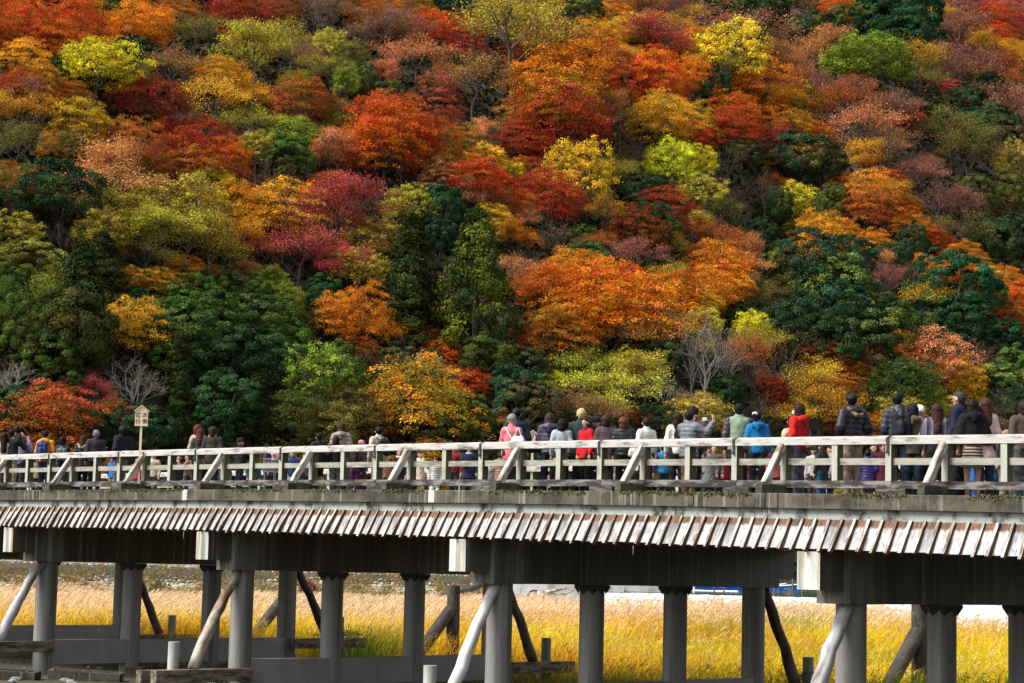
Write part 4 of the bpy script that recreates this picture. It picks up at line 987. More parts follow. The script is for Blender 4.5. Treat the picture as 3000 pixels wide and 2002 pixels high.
# feathery plumes on the taller reeds
m = (r.random(n) < 0.05 + 0.6 * sstep(70, 104, D)) & (D > 50)
tip = base[m] + np.stack([(wind + bend)[m, 0], (wind + bend)[m, 1], H[m] * 0.94], 1)
pk = len(tip); pc = np.array([0.84, 0.60, 0.38]) * r.uniform(0.8, 1.15, (pk, 1)); pg = (1 - sstep(60, 95, D[m]))[:, None] * .6; pc = pc * (1 - pg) + np.array([.62, .42, .10]) * pg
Q2, C2 = make_blades(tip, np.full(pk, 0.17) * r.uniform(.6, 1.4, pk), 0.030 * r.uniform(.5, 1.3, pk), np.stack([r.normal(.05, .03, pk), r.normal(.04, .03, pk)], 1), np.stack([r.normal(.10, .05, pk), r.normal(.06, .05, pk)], 1), pc, 2)
Q3, C3 = make_blades(tip - [0, 0, .03], np.full(pk, 0.12), np.full(pk, 0.028), np.stack([r.normal(.0, .06, pk), r.normal(.0, .06, pk)], 1), np.stack([r.normal(.08, .05, pk), r.normal(.04, .05, pk)], 1), pc * .9, 2)
nb = 60000; pick = r.integers(0, n, nb); lp = base[pick] + np.stack([r.normal(0, .3, nb), r.normal(0, .3, nb), H[pick] * r.uniform(.35, 1.0, nb)], 1)
Q4 = leaf_quads(lp, r.normal(size=(nb, 3)), 0.085, r, .13, .5); C4 = tone[pick] * r.uniform(.7, 1.25, (nb, 1))
o = link('reeds', quads_mesh('reeds', np.concatenate([Q1, Q2, Q3, Q4]), M['tone'], None, col3=np.concatenate([C1, C2, C3, C4])))
tag(o, 'golden and straw-coloured reeds with feathery plumes beyond the bridge', 'reeds', kind='stuff')
# shorter green grass under and before the bridge
n = 34000
D = r.uniform(36, 62, n); u = r.uniform(-0.275, 0.275, n)
x = CAM[0] + FH[0] * D + RH[0] * D * u; y = CAM[1] + FH[1] * D + RH[1] * D * u; px_ = 1500 + FPX * u
keep = (y > 1.2) & (y < 11.5) & ((px_ > 1380) | (vnoise(x, y, 2.2) > 0.52))
x, y, px_ = x[keep], y[keep], px_[keep]; n = len(x)
H = 0.25 + 0.45 * vnoise(x, y, 2.5) * sstep(1250, 1600, px_) + 0.15 * r.random(n)
mixg = sstep(.35, .65, vnoise(x + 9, y, 2.0))[:, None]
tone = (np.array([0.10, 0.17, 0.03]) * (1 - mixg) + np.array([0.24, 0.24, 0.05]) * mixg) * r.uniform(.6, 1.3, (n, 1))
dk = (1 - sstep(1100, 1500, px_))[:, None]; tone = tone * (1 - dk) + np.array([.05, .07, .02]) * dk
base = np.stack([x, y, ground(x, y) - 0.02], 1)
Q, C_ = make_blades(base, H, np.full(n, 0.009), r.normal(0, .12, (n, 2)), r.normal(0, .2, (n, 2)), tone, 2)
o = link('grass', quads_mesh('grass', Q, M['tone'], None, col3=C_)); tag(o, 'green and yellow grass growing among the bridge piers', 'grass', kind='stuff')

# stones and old concrete troughs on the river bed at the lower left
def rock_mesh(seed, flat_=0.6):
    q = random.Random(seed); mb = MB()
    ic = [(-.53, 0, .85), (.53, 0, .85), (-.53, 0, -.85), (.53, 0, -.85), (0, .85, .53), (0, .85, -.53), (0, -.85, .53), (0, -.85, -.53), (.85, .53, 0), (-.85, .53, 0), (.85, -.53, 0), (-.85, -.53, 0)]
    fs = [(0, 4, 1), (0, 9, 4), (9, 5, 4), (4, 5, 8), (4, 8, 1), (8, 10, 1), (8, 3, 10), (5, 3, 8), (5, 2, 3), (2, 7, 3), (7, 10, 3), (7, 6, 10), (7, 11, 6), (11, 0, 6), (0, 1, 6), (6, 1, 10), (9, 0, 11), (9, 11, 2), (9, 2, 5), (7, 2, 11)]
    mb.add([(a * q.uniform(.7, 1.25), b * q.uniform(.6, 1.1), c * flat_ * q.uniform(.7, 1.2)) for a, b, c in ic], [f[::-1] for f in fs]); return mb
def stonemat():
    m, nt, b = newmat('river_stone'); oi = nt.nodes.new('ShaderNodeObjectInfo')
    c = ramp(nt, oi.outputs['Random'], [(0.0, (0.07, 0.07, 0.06)), (0.35, (0.16, 0.15, 0.12)), (0.6, (0.20, 0.20, 0.18)), (0.8, (0.11, 0.10, 0.07)), (1.0, (0.22, 0.20, 0.17))])
    n = noise(nt, coords(nt, (3, 3, 3)), 1.0, 4, .6); c = mix(nt, 0.5, c, mix(nt, n, (0, 0, 0), (1, 1, 1)), 'OVERLAY')
    nt.links.new(c, b.inputs['Base Color']); b.inputs['Roughness'].default_value = .9; return m
M['stone'] = stonemat()
rk = [rock_mesh(i).mesh('stone', [M['stone']]) for i in range(6)]
bedroot = empty('river_stones', (0, 0, 0), 0, 'scattered dark river stones on the bed at the lower left', 'stones')
q = random.Random(12)
for i in range(70):
    px = q.uniform(-60, 760); D = q.uniform(50, 60); x, y = at_dist(px, D)
    if abs(y - 4.5) > 9: continue
    s_ = q.uniform(.04, .15); o = bpy.data.objects.new('stone', rk[i % 6]); col.objects.link(o); o.parent = bedroot
    o.location = (x, y, float(ground(x, y)) + s_ * .25); o.scale = (s_ * q.uniform(.8, 1.6), s_, s_); o.rotation_euler = (0, 0, q.uniform(0, 6))
for px, D, ln, rz, lb in ((70, 53.5, 1.5, 0.75, 'shallow concrete trough between the two leftmost columns'), (290, 54.0, 1.9, 0.8, 'long low concrete trough beside the second column from the left'), (430, 56.5, .5, 0.8, 'small pale concrete block right of the trough')):
    x, y = at_dist(px, D); z0 = float(ground(x, y)) - 0.05; mb = MB()
    if ln > 1:
        mb.box(-ln / 2, ln / 2, -.35, -.25, 0, .30, bev=.02); mb.box(-ln / 2, ln / 2, .25, .35, 0, .30, bev=.02); mb.box(-ln / 2, -ln / 2 + .1, -.249, .249, 0, .295); mb.box(ln / 2 - .1, ln / 2, -.249, .249, 0, .295); mb.box(-ln / 2 + .1, ln / 2 - .1, -.249, .249, 0, .1)
    else: mb.box(-ln / 2, ln / 2, -.2, .2, 0, .32, bev=.03)
    o = link('concrete_trough' if ln > 1 else 'concrete_block', mb.mesh('concrete_trough', [M['fender'] if False else M['conc_dk']] if 'conc_dk' in M else [M['curb']])); o.location = (x, y, z0); o.rotation_euler = (0.03, 0.04, math.atan2(RH[1], RH[0]) + rz - .75)
    tag(o, lb, 'concrete block')

# ------------------------------------------------------------------ stone revetment on the far bank
wroot = empty('stone_revetment', (0, 0, 0), 0, 'sloping river wall of rough stones behind the reeds, left half', 'river wall')
def wallpt(s, t):   # s lateral metres, t 0 foot .. 1 top
    D = 152.6 + 4.9 * t; p = CAM + FH * D + RH * s; return np.array([p[0], p[1], 0.30 + 2.35 * t])
mb = MB(); ss = np.arange(-75, 4.6, 1.5)
mb.add([wallpt(s, t) for s in ss for t in (0, 1)] + [wallpt(s, 1) + FH * 1.2 for s in ss], [(2 * i, 2 * i + 2, 2 * i + 3, 2 * i + 1) for i in range(len(ss) - 1)] + [(2 * i + 1, 2 * i + 3, 2 * len(ss) + i + 1, 2 * len(ss) + i) for i in range(len(ss) - 1)])
link('mortar_bed', mb.mesh('mortar_bed', [concrete('earthy_mortar', (.36, .29, .18), (.17, .15, .07), (1.5, 1.5, 1.5), (.4, .6))]), wroot)
mb = MB(); c0, c1 = wallpt(-75, 1), wallpt(4.6, 1)
mb.add([c0 + [0, 0, .02], c1 + [0, 0, .02], c1 + [0, 0, .16], c0 + [0, 0, .16]] + [p + FH * .35 for p in (c0 + [0, 0, .02], c1 + [0, 0, .02], c1 + [0, 0, .16], c0 + [0, 0, .16])], [(0, 1, 2, 3), (3, 2, 6, 7), (1, 5, 6, 2), (7, 6, 5, 4), (0, 3, 7, 4)])
link('coping', mb.mesh('coping', [M['conc_pale']]), wroot)
mb = MB(); c0, c1 = wallpt(-75, -0.02), wallpt(4.6, -0.02)
mb.add([c0, c1, c1 - [0, 0, .2] - FH * .02, c0 - [0, 0, .2] - FH * .02] + [p - FH * .4 for p in (c0, c1, c1 - [0, 0, .2], c0 - [0, 0, .2])], [(4, 5, 1, 0), (7, 6, 5, 4)])
link('foot_ledge', mb.mesh('foot_ledge', [M['conc_pale']]), wroot)
stv = []; q = random.Random(31); nst = 0
cells = []
for row in range(11):
    s = -44.0
    while s < 4.2:
        w_ = q.uniform(.22, .52); cells.append((s + w_ / 2, (row + .5 + q.uniform(-.25, .25)) / 11, w_)); s += w_ * 1.02
q.shuffle(cells)
rest = MB()
wn_ = np.array([-FH[0] * .43, -FH[1] * .43, .9]); 
for i, (s, t, w_) in enumerate(cells):
    p = wallpt(s, t) 
    if nst < 290 and s > -41:
        o = bpy.data.objects.new('stone', rk[i % 6]); col.objects.link(o); o.parent = wroot; o.location = tuple(p)
        o.scale = (w_ * .55, w_ * .40, .17 / .6 * .9); o.rotation_euler = (q.uniform(.2, .7), 0, math.atan2(RH[1], RH[0]) + q.uniform(-.4, .4)); nst += 1
    else:
        R_ = rock_mesh(i % 17); a = math.atan2(RH[1], RH[0]) + q.uniform(-.4, .4); ca, sa = math.cos(a), math.sin(a)
        vs = [(p[0] + ca * v[0] * w_ * .55 - sa * v[1] * w_ * .35, p[1] + sa * v[0] * w_ * .55 + ca * v[1] * w_ * .35, p[2] + v[2] * .28) for v in R_.v]
        rest.add(vs, R_.f, q.randrange(4))
smats = [flat('stone_%s' % k, c, .9, 0, .5) for k, c in (('grey', (.36, .35, .29)), ('pale', (.50, .48, .41)), ('brown', (.33, .24, .14)), ('mossy', (.22, .21, .08)))]
o = link('stones', rest.mesh('stones', smats), wroot); o['kind'] = 'stuff'
# weeds and brush creeping over the wall
n = 15000; s = r.uniform(-44, 4, n); t = r.beta(1.2, 1.6, n); P_ = np.array([wallpt(a, b) for a, b in zip(s, t)])
wz = vnoise(s * 3 + 100, t * 14, 2.6); keep = (wz > 0.46) | ((s < -8) & (t > .6) & (r.random(n) < .7)); P_ = P_[keep]; n = len(P_); wz = wz[keep]
base = P_ + r.normal(size=(n, 3)) * [.2, .2, .02]
pal = np.array([(.15, .16, .04), (.40, .29, .12), (.40, .17, .08), (.30, .26, .09)]); tone = pal[r.integers(0, 4, n)] * r.uniform(.7, 1.3, (n, 1))
Q, C_ = make_blades(base, np.full(n, .34), np.full(n, .05), r.normal(0, .2, (n, 2)), r.normal(0, .25, (n, 2)), tone, 2)
o = link('weeds', quads_mesh('weeds', Q, M['tone'], None, col3=C_), wroot); o['kind'] = 'stuff'
def shrub(px, D, w_, h_, tone_, lab, n=900, name='shrub', rnd=0):
    x, y = at_dist(px, D); z0 = float(ground(x, y)); rr_ = np.random.default_rng(int(px) + rnd)
    d = unit(rr_.normal(size=(n, 3))); d[:, 2] = abs(d[:, 2]); pos = d * rr_.uniform(.3, 1.0, (n, 1)) ** .5 * [w_ / 2, w_ / 2, h_] + [0, 0, .02]
    root = empty(name, (x, y, z0), 0, lab, 'shrub')
    tn = np.array(tone_) * rr_.uniform(.5, 1.4, (n, 1))
    link('foliage', quads_mesh('foliage', leaf_quads(pos, d, .10, rr_, .5, .8), M['tone_op'], None, col3=tn), root)
    mb = MB()
    for k in range(5): mb.tube([(0, 0, 0), (rr_.normal() * w_ * .15, rr_.normal() * w_ * .15, h_ * .7)], [.04, .015], 4)
    o = link('stem', mb.mesh('stem', [M['bark']]), root); o.color = (.06, .05, .04, 1)
shrub(498, 151.0, 2.4, 1.15, (.10, .10, .025), 'low green-brown bush at the foot of the stone wall')
shrub(925, 154.0, 1.6, 1.1, (.18, .07, .05), 'reddish brown brush on the stone wall, behind the second pier')
for px, h_, lab in ((2370, 2.6, 'dark waterside shrub behind the blue boats, right one'), (2300, 3.0, 'dark waterside shrub behind the blue boats, middle one'), (2200, 2.4, 'dark waterside shrub behind the blue boats, left one')):
    shrub(px, 199.5, 4.2, h_, (.045, .055, .028), lab, 1500)

# pale concrete sluice at the end of the wall
def place_frame(px, D, z, name, lab, cat, rz=0.0):
    x, y = at_dist(px, D); return empty(name, (x, y, z), math.atan2(RH[1], RH[0]) + rz, lab, cat)
M['conc_wht'] = concrete('pale_sluice_concrete', (0.62, 0.62, 0.60), (0.46, 0.46, 0.44), (1, 1, 1))
sl = place_frame(1560, 151.5, 0.6, 'sluice', 'pale concrete sluice with square panel and dark arched lip behind the reeds', 'sluice')
mb = MB(); mb.box(-1.75, 1.55, 0, .8, -.8, 1.45, bev=.03); mb.box(-1.2, -.45, -.02, .01, .62, 1.1); link('wall', mb.mesh('wall', [M['conc_wht']]), sl)
mb = MB(); n_ = 12
vs = []
for k in range(n_ + 1):
    a = math.pi * (0.02 + .96 * k / n_); vs += [(.62 + .62 * math.cos(a), -.06, .45 + .50 * math.sin(a)), (.62 + .50 * math.cos(a), -.06, .45 + .38 * math.sin(a)), (.62 + .62 * math.cos(a), .0, .45 + .50 * math.sin(a)), (.62 + .50 * math.cos(a), .0, .45 + .38 * math.sin(a))]
mb.add(vs, [f for k in range(n_) for f in ((4 * k, 4 * k + 1, 4 * k + 5, 4 * k + 4), (4 * k + 2, 4 * k, 4 * k + 4, 4 * k + 6), (4 * k + 1, 4 * k + 3, 4 * k + 7, 4 * k + 5))]); link('arch_lip', mb.mesh('arch_lip', [M['strap']]), sl)
qy = place_frame(1760, 153, 1.0, 'quay', 'low weedy concrete quay above the rapids, right of the sluice', 'quay')
mb = MB(); mb.box(-3.6, 2.2, 0, 2.5, -.6, .95, bev=.04); mb.box(-3.0, 5.2, 2.6, 5, -.6, 1.25, bev=.04); link('wall', mb.mesh('wall', [M['conc_pale']]), qy)
mb = MB(); mb.box(2.3, 5.0, .2, 1.6, -.6, .55, bev=.04); link('step', mb.mesh('step', [M['curb']]), qy)
# driftwood log lying before the wall
x0, y0 = at_dist(1340, 118); x1, y1 = at_dist(1425, 126)
mb = MB(); mb.tube([(x0 - 1.2, y0, 1.45), ((x0 + x1) / 2, (y0 + y1) / 2, 1.75), (x1, y1, 2.05)], [.13, .16, .18], 9)
tag(link('fallen_log', mb.mesh('fallen_log', [M['log_dark']], True)), 'dark fallen log lying above the reeds beside the guard pile', 'log')
x0, y0 = at_dist(1600, 121); mb = MB(); c = np.array([x0, y0, 1.35])
mb.tube([c, c + [.3, .3, .45], c + [1.2, 1.0, .7]], [.16, .13, .05], 8); mb.tube([c + [.2, .2, .3], c + [.9, 1.2, .35], c + [1.6, 1.8, .75]], [.08, .06, .02], 6); mb.tube([c + [0, 0, -1.0], c + [.05, 0, .5]], [.2, .2], 8)
tag(link('tree_stump', mb.mesh('tree_stump', [M['log_brown']], True)), 'washed-up tree stump with a forked root right of the sluice', 'stump')

# blue boats moored on the pool, floating boom and stakes
M['boat_blue'] = flat('blue_boat_paint', (0.01, 0.13, 0.55), .35); M['boat_white'] = flat('white_gunwale_paint', (.75, .76, .78), .4); M['boat_in'] = flat('pale_boat_inside', (.35, .40, .42), .7)
def hull(L_, B_, H_):
    mb = MB(); st = 9; sec = []
    for i in range(st):
        t = i / (st - 1); wd = B_ / 2 * (1 - max(0, (t - .45) / .55) ** 2.2) * (.82 + .18 * min(1, t * 3)); sh = H_ * (1 + .55 * t ** 3)
        xx = -L_ / 2 + L_ * t; sec.append([(xx, -wd, sh), (xx, -wd * .8, 0.0), (xx, wd * .8, 0.0), (xx, wd, sh)])
    vs = [p for s_ in sec for p in s_]
    fs = [(4 * i + j, 4 * i + 4 + j, 4 * i + 5 + j, 4 * i + 1 + j) for i in range(st - 1) for j in range(3)] + [(0, 1, 2, 3)]
    mb.add(vs, [f[::-1] for f in fs]); return mb, sec
hb, sec = hull(5.2, 1.45, .48)
hm = hb.mesh('hull', [M['boat_blue']], False)
mb = MB()
for sd in (0, 3): mb.tube([tuple(np.array(s_[sd]) + [0, 0, .03]) for s_ in sec], .055, 5)
mb.tube([sec[0][0], sec[0][3]], .05, 5); gm = mb.mesh('gunwale', [M['boat_white']])
mb = MB()
for xx in (-1.5, 0, 1.2): mb.box(xx, xx + .25, -.6, .6, .30, .34)
mb.box(-2.5, 2.0, -.5, .5, .10, .12); tm = mb.mesh('thwart', [M['boat_in']])
for i, (px, D, rz) in enumerate(((2044, 190, .25), (2078, 187, .1), (2120, 189, -.05), (2172, 192, .3), (2236, 188, .15), (2270, 185, -.1))):
    x, y = at_dist(px, D); root = empty('rowing_boat', (x, y, 1.46), math.atan2(RH[1], RH[0]) + rz, '%s of the six blue rowing boats moored behind the rapids' % ['leftmost', 'second from the left', 'third from the left', 'third from the right', 'second from the right', 'rightmost'][i], 'rowing boat', 'blue rowing boats moored on the river')
    for nm, me in (('hull', hm), ('gunwale', gm), ('thwart', tm)):
        o = bpy.data.objects.new(nm, me); col.objects.link(o); o.parent = root
xa, ya = at_dist(2018, 172); xb, yb = at_dist(2175, 170); mb = MB(); mb.tube([(xa, ya, 1.60), ((xa + xb) / 2, (ya + yb) / 2, 1.56), (xb, yb, 1.6)], .07, 6)
tag(link('floating_boom', mb.mesh('floating_boom', [M['boat_white']])), 'thin white floating boom on the green water before the blue boats', 'boom')
stk = [(2046, 160, .5, 'white post'), (2105, 160, .8, ''), (2133, 160, 1.0, ''), (2264, 155, .6, ''), (2279, 155, .55, ''), (2292, 155, .6, ''), (2321, 154, .65, ''), (2326, 155, .62, ''), (2333, 154, 1.3, ''), (2361, 154, .6, '')]
for i, (px, D, h_, w_) in enumerate(stk):
    x, y = at_dist(px, D); mb = MB(); mb.tube([(0, 0, -1), (0.02, 0, h_)], [.08, .07], 7)
    o = link('mooring_stake', mb.mesh('mooring_stake', [M['boat_white'] if w_ else M['oldstake']] if 'oldstake' in M else [M['boat_white'] if w_ else M['fender']])); o.location = (x, y, 1.5)
    tag(o, '%s wooden stake from the left standing in the pool before the boats' % ['first', 'second', 'third', 'fourth', 'fifth', 'sixth', 'seventh', 'eighth', 'ninth and tallest', 'tenth'][i], 'stake', 'stakes standing in the pool')
dk = place_frame(2330, 199, 1.62, 'jetty', 'long pale plank jetty at the water edge behind the stakes', 'jetty')
mb = MB(); mb.box(-3, 9, 0, 1.4, 0, .22); link('deck', mb.mesh('deck', [M['conc_pale']]), dk)
mb = MB()
for k in range(5): mb.tube([(-2.5 + k * 2.7, .2, -1.2), (-2.5 + k * 2.7, .2, -.01)], .09, 6)
link('legs_row', mb.mesh('support', [M['fender']]), dk).name = 'support'
# teal hut roof at the foot of the hill, left of the bridge signboard
th = place_frame(432, 163, 2.75, 'tarpaulin_shelter', 'teal tarpaulin shelter at the foot of the trees behind the signboard', 'shelter')
M['teal'] = flat('teal_tarpaulin', (.02, .16, .14), .6, 0, .2)
mb = MB(); mb.add([(-1.1, 0, 2.2 + 4), (1.1, 0, 2.2 + 4), (.85, -.1, .4 + 4), (-.95, -.1, .4 + 4), (-1.1, 1.8, 2.5 + 4), (1.1, 1.8, 2.5 + 4), (.85, 1.8, .4 + 4), (-.95, 1.8, .4 + 4)], [(0, 3, 2, 1), (0, 1, 5, 4), (1, 2, 6, 5), (4, 7, 3, 0), (3, 7, 6, 2), (5, 6, 7, 4)]); link('tarpaulin', mb.mesh('tarpaulin', [M['teal']]), th)
mb = MB()
for xx in (-.9, .8):
    for yy in (0.1, 1.6): mb.tube([(xx, yy, 0), (xx, yy, 4.5)], .06, 6)
link('pole', mb.mesh('pole', [M['fender']]), th)

# ------------------------------------------------------------------ people: smooth bodies grown from a distance field
def surface_net(F, org, h):
    nx, ny, nz = F.shape; S = F < 0
    c = np.zeros((nx - 1, ny - 1, nz - 1), np.int8)
    for a in (0, 1):
        for b in (0, 1):
            for d in (0, 1): c += S[a:nx - 1 + a, b:ny - 1 + b, d:nz - 1 + d]
    act = (c > 0) & (c < 8); idx = -np.ones(act.shape, np.int32); ijk = np.argwhere(act); idx[act] = np.arange(len(ijk))
    acc = np.zeros((len(ijk), 3)); cnt = np.zeros(len(ijk)); I, J, K = ijk.T
    cs = [(a, b, d) for a in (0, 1) for b in (0, 1) for d in (0, 1)]
    for p in cs:
        for ax in range(3):
            if p[ax]: continue
            q = list(p); q[ax] = 1
            f0 = F[I + p[0], J + p[1], K + p[2]]; f1 = F[I + q[0], J + q[1], K + q[2]]
            m = (f0 < 0) != (f1 < 0); t = np.where(m, f0 / np.where(m, f0 - f1, 1), 0)
            pos = np.tile(np.array(p, float), (len(ijk), 1)); pos[:, ax] += t
            acc[m] += pos[m]; cnt[m] += 1
    V = (ijk + acc / np.maximum(cnt, 1)[:, None]) * h + org
    Fc = []
    for ax in range(3):
        u_, v_ = [(1, 2), (2, 0), (0, 1)][ax]
        sl0 = [slice(None)] * 3; sl1 = [slice(None)] * 3; sl0[ax] = slice(0, -1); sl1[ax] = slice(1, None)
        A = S[tuple(sl0)]; B = S[tuple(sl1)]
        e = np.argwhere(A != B); e = e[(e[:, u_] > 0) & (e[:, v_] > 0) & (e[:, u_] < F.shape[u_] - 1) & (e[:, v_] < F.shape[v_] - 1)]
        def cell(du, dv):
            w = e.copy(); w[:, u_] -= du; w[:, v_] -= dv; return idx[w[:, 0], w[:, 1], w[:, 2]]
        q = np.stack([cell(1, 1), cell(0, 1), cell(0, 0), cell(1, 0)], 1)
        fl = A[e[:, 0], e[:, 1], e[:, 2]]; q[~fl] = q[~fl][:, ::-1]; Fc.append(q)
    return V, np.concatenate(Fc)
def sd_cone(P, a, b, ra, rb, ys=1.0):
    a = np.array(a, float); b = np.array(b, float); S_ = np.array([1, 1 / ys, 1]); p = P * S_; a = a * S_; b = b * S_
    ab = b - a; t = np.clip(((p - a) @ ab) / max(ab @ ab, 1e-9), 0, 1)
    return (np.linalg.norm(p - a - t[..., None] * ab, axis=-1) - (ra + t * (rb - ra))) * (ys if ys < 1 else 1)
def smin(a, b, k): 
    h = np.clip(0.5 + 0.5 * (b - a) / k, 0, 1); return b + (a - b) * h - k * h * (1 - h)
def net(prims, h, k=0.03, post=None, name='part', pad=0.05, mat=None):
    lo = np.min([np.minimum(np.array(p[0]) - p[2], np.array(p[1]) - p[3]) for p in prims], 0) - pad
    hi = np.max([np.maximum(np.array(p[0]) + p[2], np.array(p[1]) + p[3]) for p in prims], 0) + pad
    xs = [np.arange(lo[i], hi[i] + h, h) for i in range(3)]
    P = np.stack(np.meshgrid(*xs, indexing='ij'), -1); F = None
    for p in prims:
        d = sd_cone(P, p[0], p[1], p[2], p[3], p[4] if len(p) > 4 else 1.0)
        F = d if F is None else smin(F, d, k)
    if post: F = post(F, P)
    V, Q = surface_net(F, lo, h)
    me = bpy.data.meshes.new(name); me.vertices.add(len(V)); me.vertices.foreach_set('co', V.astype(np.float32).ravel())
    me.loops.add(Q.size); me.loops.foreach_set('vertex_index', Q.astype(np.int32).ravel())
    me.polygons.add(len(Q)); me.polygons.foreach_set('loop_start', np.arange(0, Q.size, 4, dtype=np.int32)); me.polygons.foreach_set('loop_total', np.full(len(Q), 4, np.int32))
    me.polygons.foreach_set('use_smooth', np.ones(len(Q), bool))
    if mat: me.materials.append(mat)
    me.update(calc_edges=True); return me
ARMS = {  # elbow, wrist, hand direction (right side; x mirrored for the left)
 'down': ((.235, -.03, 1.13), (.235, .05, .90), (0, .25, -1)), 'pocket': ((.275, -.07, 1.14), (.19, .09, .97), (-.4, .5, -.7)),
 'front': ((.225, .04, 1.14), (.11, .25, 1.10), (-.5, .8, 0)), 'rail': ((.24, .10, 1.14), (.16, .33, 1.06), (-.3, .9, -.1)),
 'up': ((.27, .16, 1.24), (.10, .27, 1.50), (-.3, .2, 1)), 'phone': ((.25, .17, 1.20), (.09, .31, 1.38), (-.3, .5, .8)),
 'point': ((.25, .15, 1.32), (.22, .38, 1.40), (0, 1, .1)), 'face': ((.25, .10, 1.20), (.10, .14, 1.46), (-.3, .1, 1)), 'side': ((.34, .10, 1.27), (.40, .26, 1.50), (-.2, .2, 1))}
SKIN = (0.50, 0.27, 0.17)
def rotz(p, a, c=(0, 0)):
    ca, sa = math.cos(a), math.sin(a); x, y = p[0] - c[0], p[1] - c[1]; return (c[0] + ca * x - sa * y, c[1] + sa * x + ca * y, p[2])
def build_person(sp):
    """sp: dict describing pose and clothes; local +Y is forward, height 1.7"""
    wom = sp.get('sex', 'm') == 'f'; ht = sp.get('head', 0.0); L_, R_ = sp.get('arms', ('down', 'down'))
    hr = math.radians(ht); H = lambda p: rotz(p, hr, (0, 0))
    shx = 0.155 if wom else 0.180; lean = sp.get('lean', 0.0)
    def ln(p): return (p[0], p[1] + lean * max(0, p[2] - 0.95), p[2] - 0.15 * abs(lean) * max(0, p[2] - .95))
    pr = []
    pr += [(ln(H((0, -.022, 1.600))), ln(H((0, .012, 1.605))), .082, .080), (ln(H((0, .025, 1.555))), ln(H((0, .052, 1.515))), .062, .034)]
    pr += [(ln(H((0, .096, 1.567))), ln(H((0, .110, 1.548))), .010, .015)] + [(ln(H((sx * .083, -.005, 1.575))), ln(H((sx * .086, -.005, 1.55))), .017, .014) for sx in (-1, 1)]
    pr += [(ln((0, -.015, 1.50)), ln((0, -.02, 1.40)), .052, .062)]
    pr += [(ln((0, 0, 1.32)), ln((0, 0, .98)), .135, .125, .62), (ln((-shx * .8, -.01, 1.38)), ln((shx * .8, -.01, 1.38)), .05, .05)]
    arms = []
    for sx, nm in ((-1, L_), (1, R_)):
        e, w_, hd = ARMS[nm]; m = lambda p: (sx * p[0] * (0.93 if wom else 1), p[1], p[2])
        S_ = ln((sx * shx, -.01, 1.375)); E_ = ln(m(e)); W_ = ln(m(w_)); hd_ = np.array([sx * hd[0], hd[1], hd[2]], float); hd_ /= np.linalg.norm(hd_)
        arms.append((S_, E_, W_, hd_, sx)); W_a = np.array(W_); pr += [(S_, E_, .045, .036), (E_, W_, .034, .025), (tuple(W_a + hd_ * .02), tuple(W_a + hd_ * .075), .030, .034)]
    for sx in (-1, 1): pr += [((sx * .085, 0, .93), (sx * .088, .01, .50), .085, .055), ((sx * .088, .01, .50), (sx * .09, -.01, .09), .052, .036), ((sx * .09, -.03, .05), (sx * .09, .09, .035), .035, .028)]
    body = net(pr, 0.019 if sp.get('near', True) else 0.024, 0.022, None, 'person_body', mat=M['skin'])
    # fingers and thumb, unequal and bent, rooted in each palm, joined to the same mesh
    mb = MB()
    for S_, E_, W_, hd_, sx in arms:
        W_a = np.array(W_); lat = np.cross(hd_, [0, 0.3, 1.0]); lat /= np.linalg.norm(lat) + 1e-9; nr = np.cross(hd_, lat)
        for fi, (off, ln_) in enumerate(((-.028, .062), (-.010, .074), (.009, .070), (.027, .054))):
            b0 = W_a + hd_ * .085 + lat * off; m1 = b0 + hd_ * ln_ * .5 + nr * .008; t1 = m1 + hd_ * ln_ * .38 + nr * .026; mb.tube([b0 - hd_ * .02, m1, t1], [.0095, .0088, .007], 5)
        b0 = W_a + hd_ * .035 + lat * -.034 * sx; mb.tube([b0, b0 + hd_ * .03 - lat * .022 * sx, b0 + hd_ * .062 - lat * .018 * sx + nr * .01], [.012, .0105, .008], 5)
    import bmesh
    bm = bmesh.new(); bm.from_mesh(body)
    vs = [bm.verts.new(v) for v in mb.v]
    for f in mb.f: bm.faces.new([vs[i] for i in f]).smooth = True
    bm.to_mesh(body); bm.free()
    out = [('body', body, sp.get('skin', SKIN))]
    # trousers or skirt
    bt = sp.get('bottom', 'trousers'); bc = sp.get('bcol', (.03, .03, .04))
    if bt in ('trousers', 'shorts'):
        cut = .07 if bt == 'trousers' else .50
        p = [((-.07, 0, .93), (.07, 0, .93), .118, .118, .85)]
        for sx in (-1, 1): p += [((sx * .085, 0, .88), (sx * .09, .012, .50), .098, .074), ((sx * .09, .012, .50), (sx * .092, -.01, .09), .073, .060)]
        out.append(('trousers', net(p, .022, .03, lambda F, P: np.maximum(F + .006 * np.sin(P[..., 2] * 38 + P[..., 0] * 20), cut - P[..., 2]), 'trousers', mat=sp.get('bmat', M['cloth'])), bc))
    else:
        p = [((0, 0, 1.0), (0, 0, .60), .135, .20, .8)]
        out.append(('skirt', net(p, .022, .03, lambda F, P: np.maximum(F, .56 - P[..., 2]), 'skirt', mat=sp.get('bmat', M['cloth'])), bc))
    p = []
    for sx in (-1, 1): p += [((sx * .09, -.045, .05), (sx * .092, .11, .035), .045, .036)]
    out.append(('shoes', net(p, .02, .01, lambda F, P: np.maximum(F, .004 - P[..., 2]), 'shoes', mat=M['leather']), sp.get('shoe', (.04, .035, .03))))
    # jacket
    jt = sp.get('jacket', 'jacket'); hem = sp.get('hem', .86); fat = {'puffer': .028, 'coat': .012, 'jacket': .010, 'shirt': 0.0, 'vest': .012, 'cape': .02, 'hoodie': .012}[jt] + sp.get('fat', 0)
    tr = .150 if wom else .165
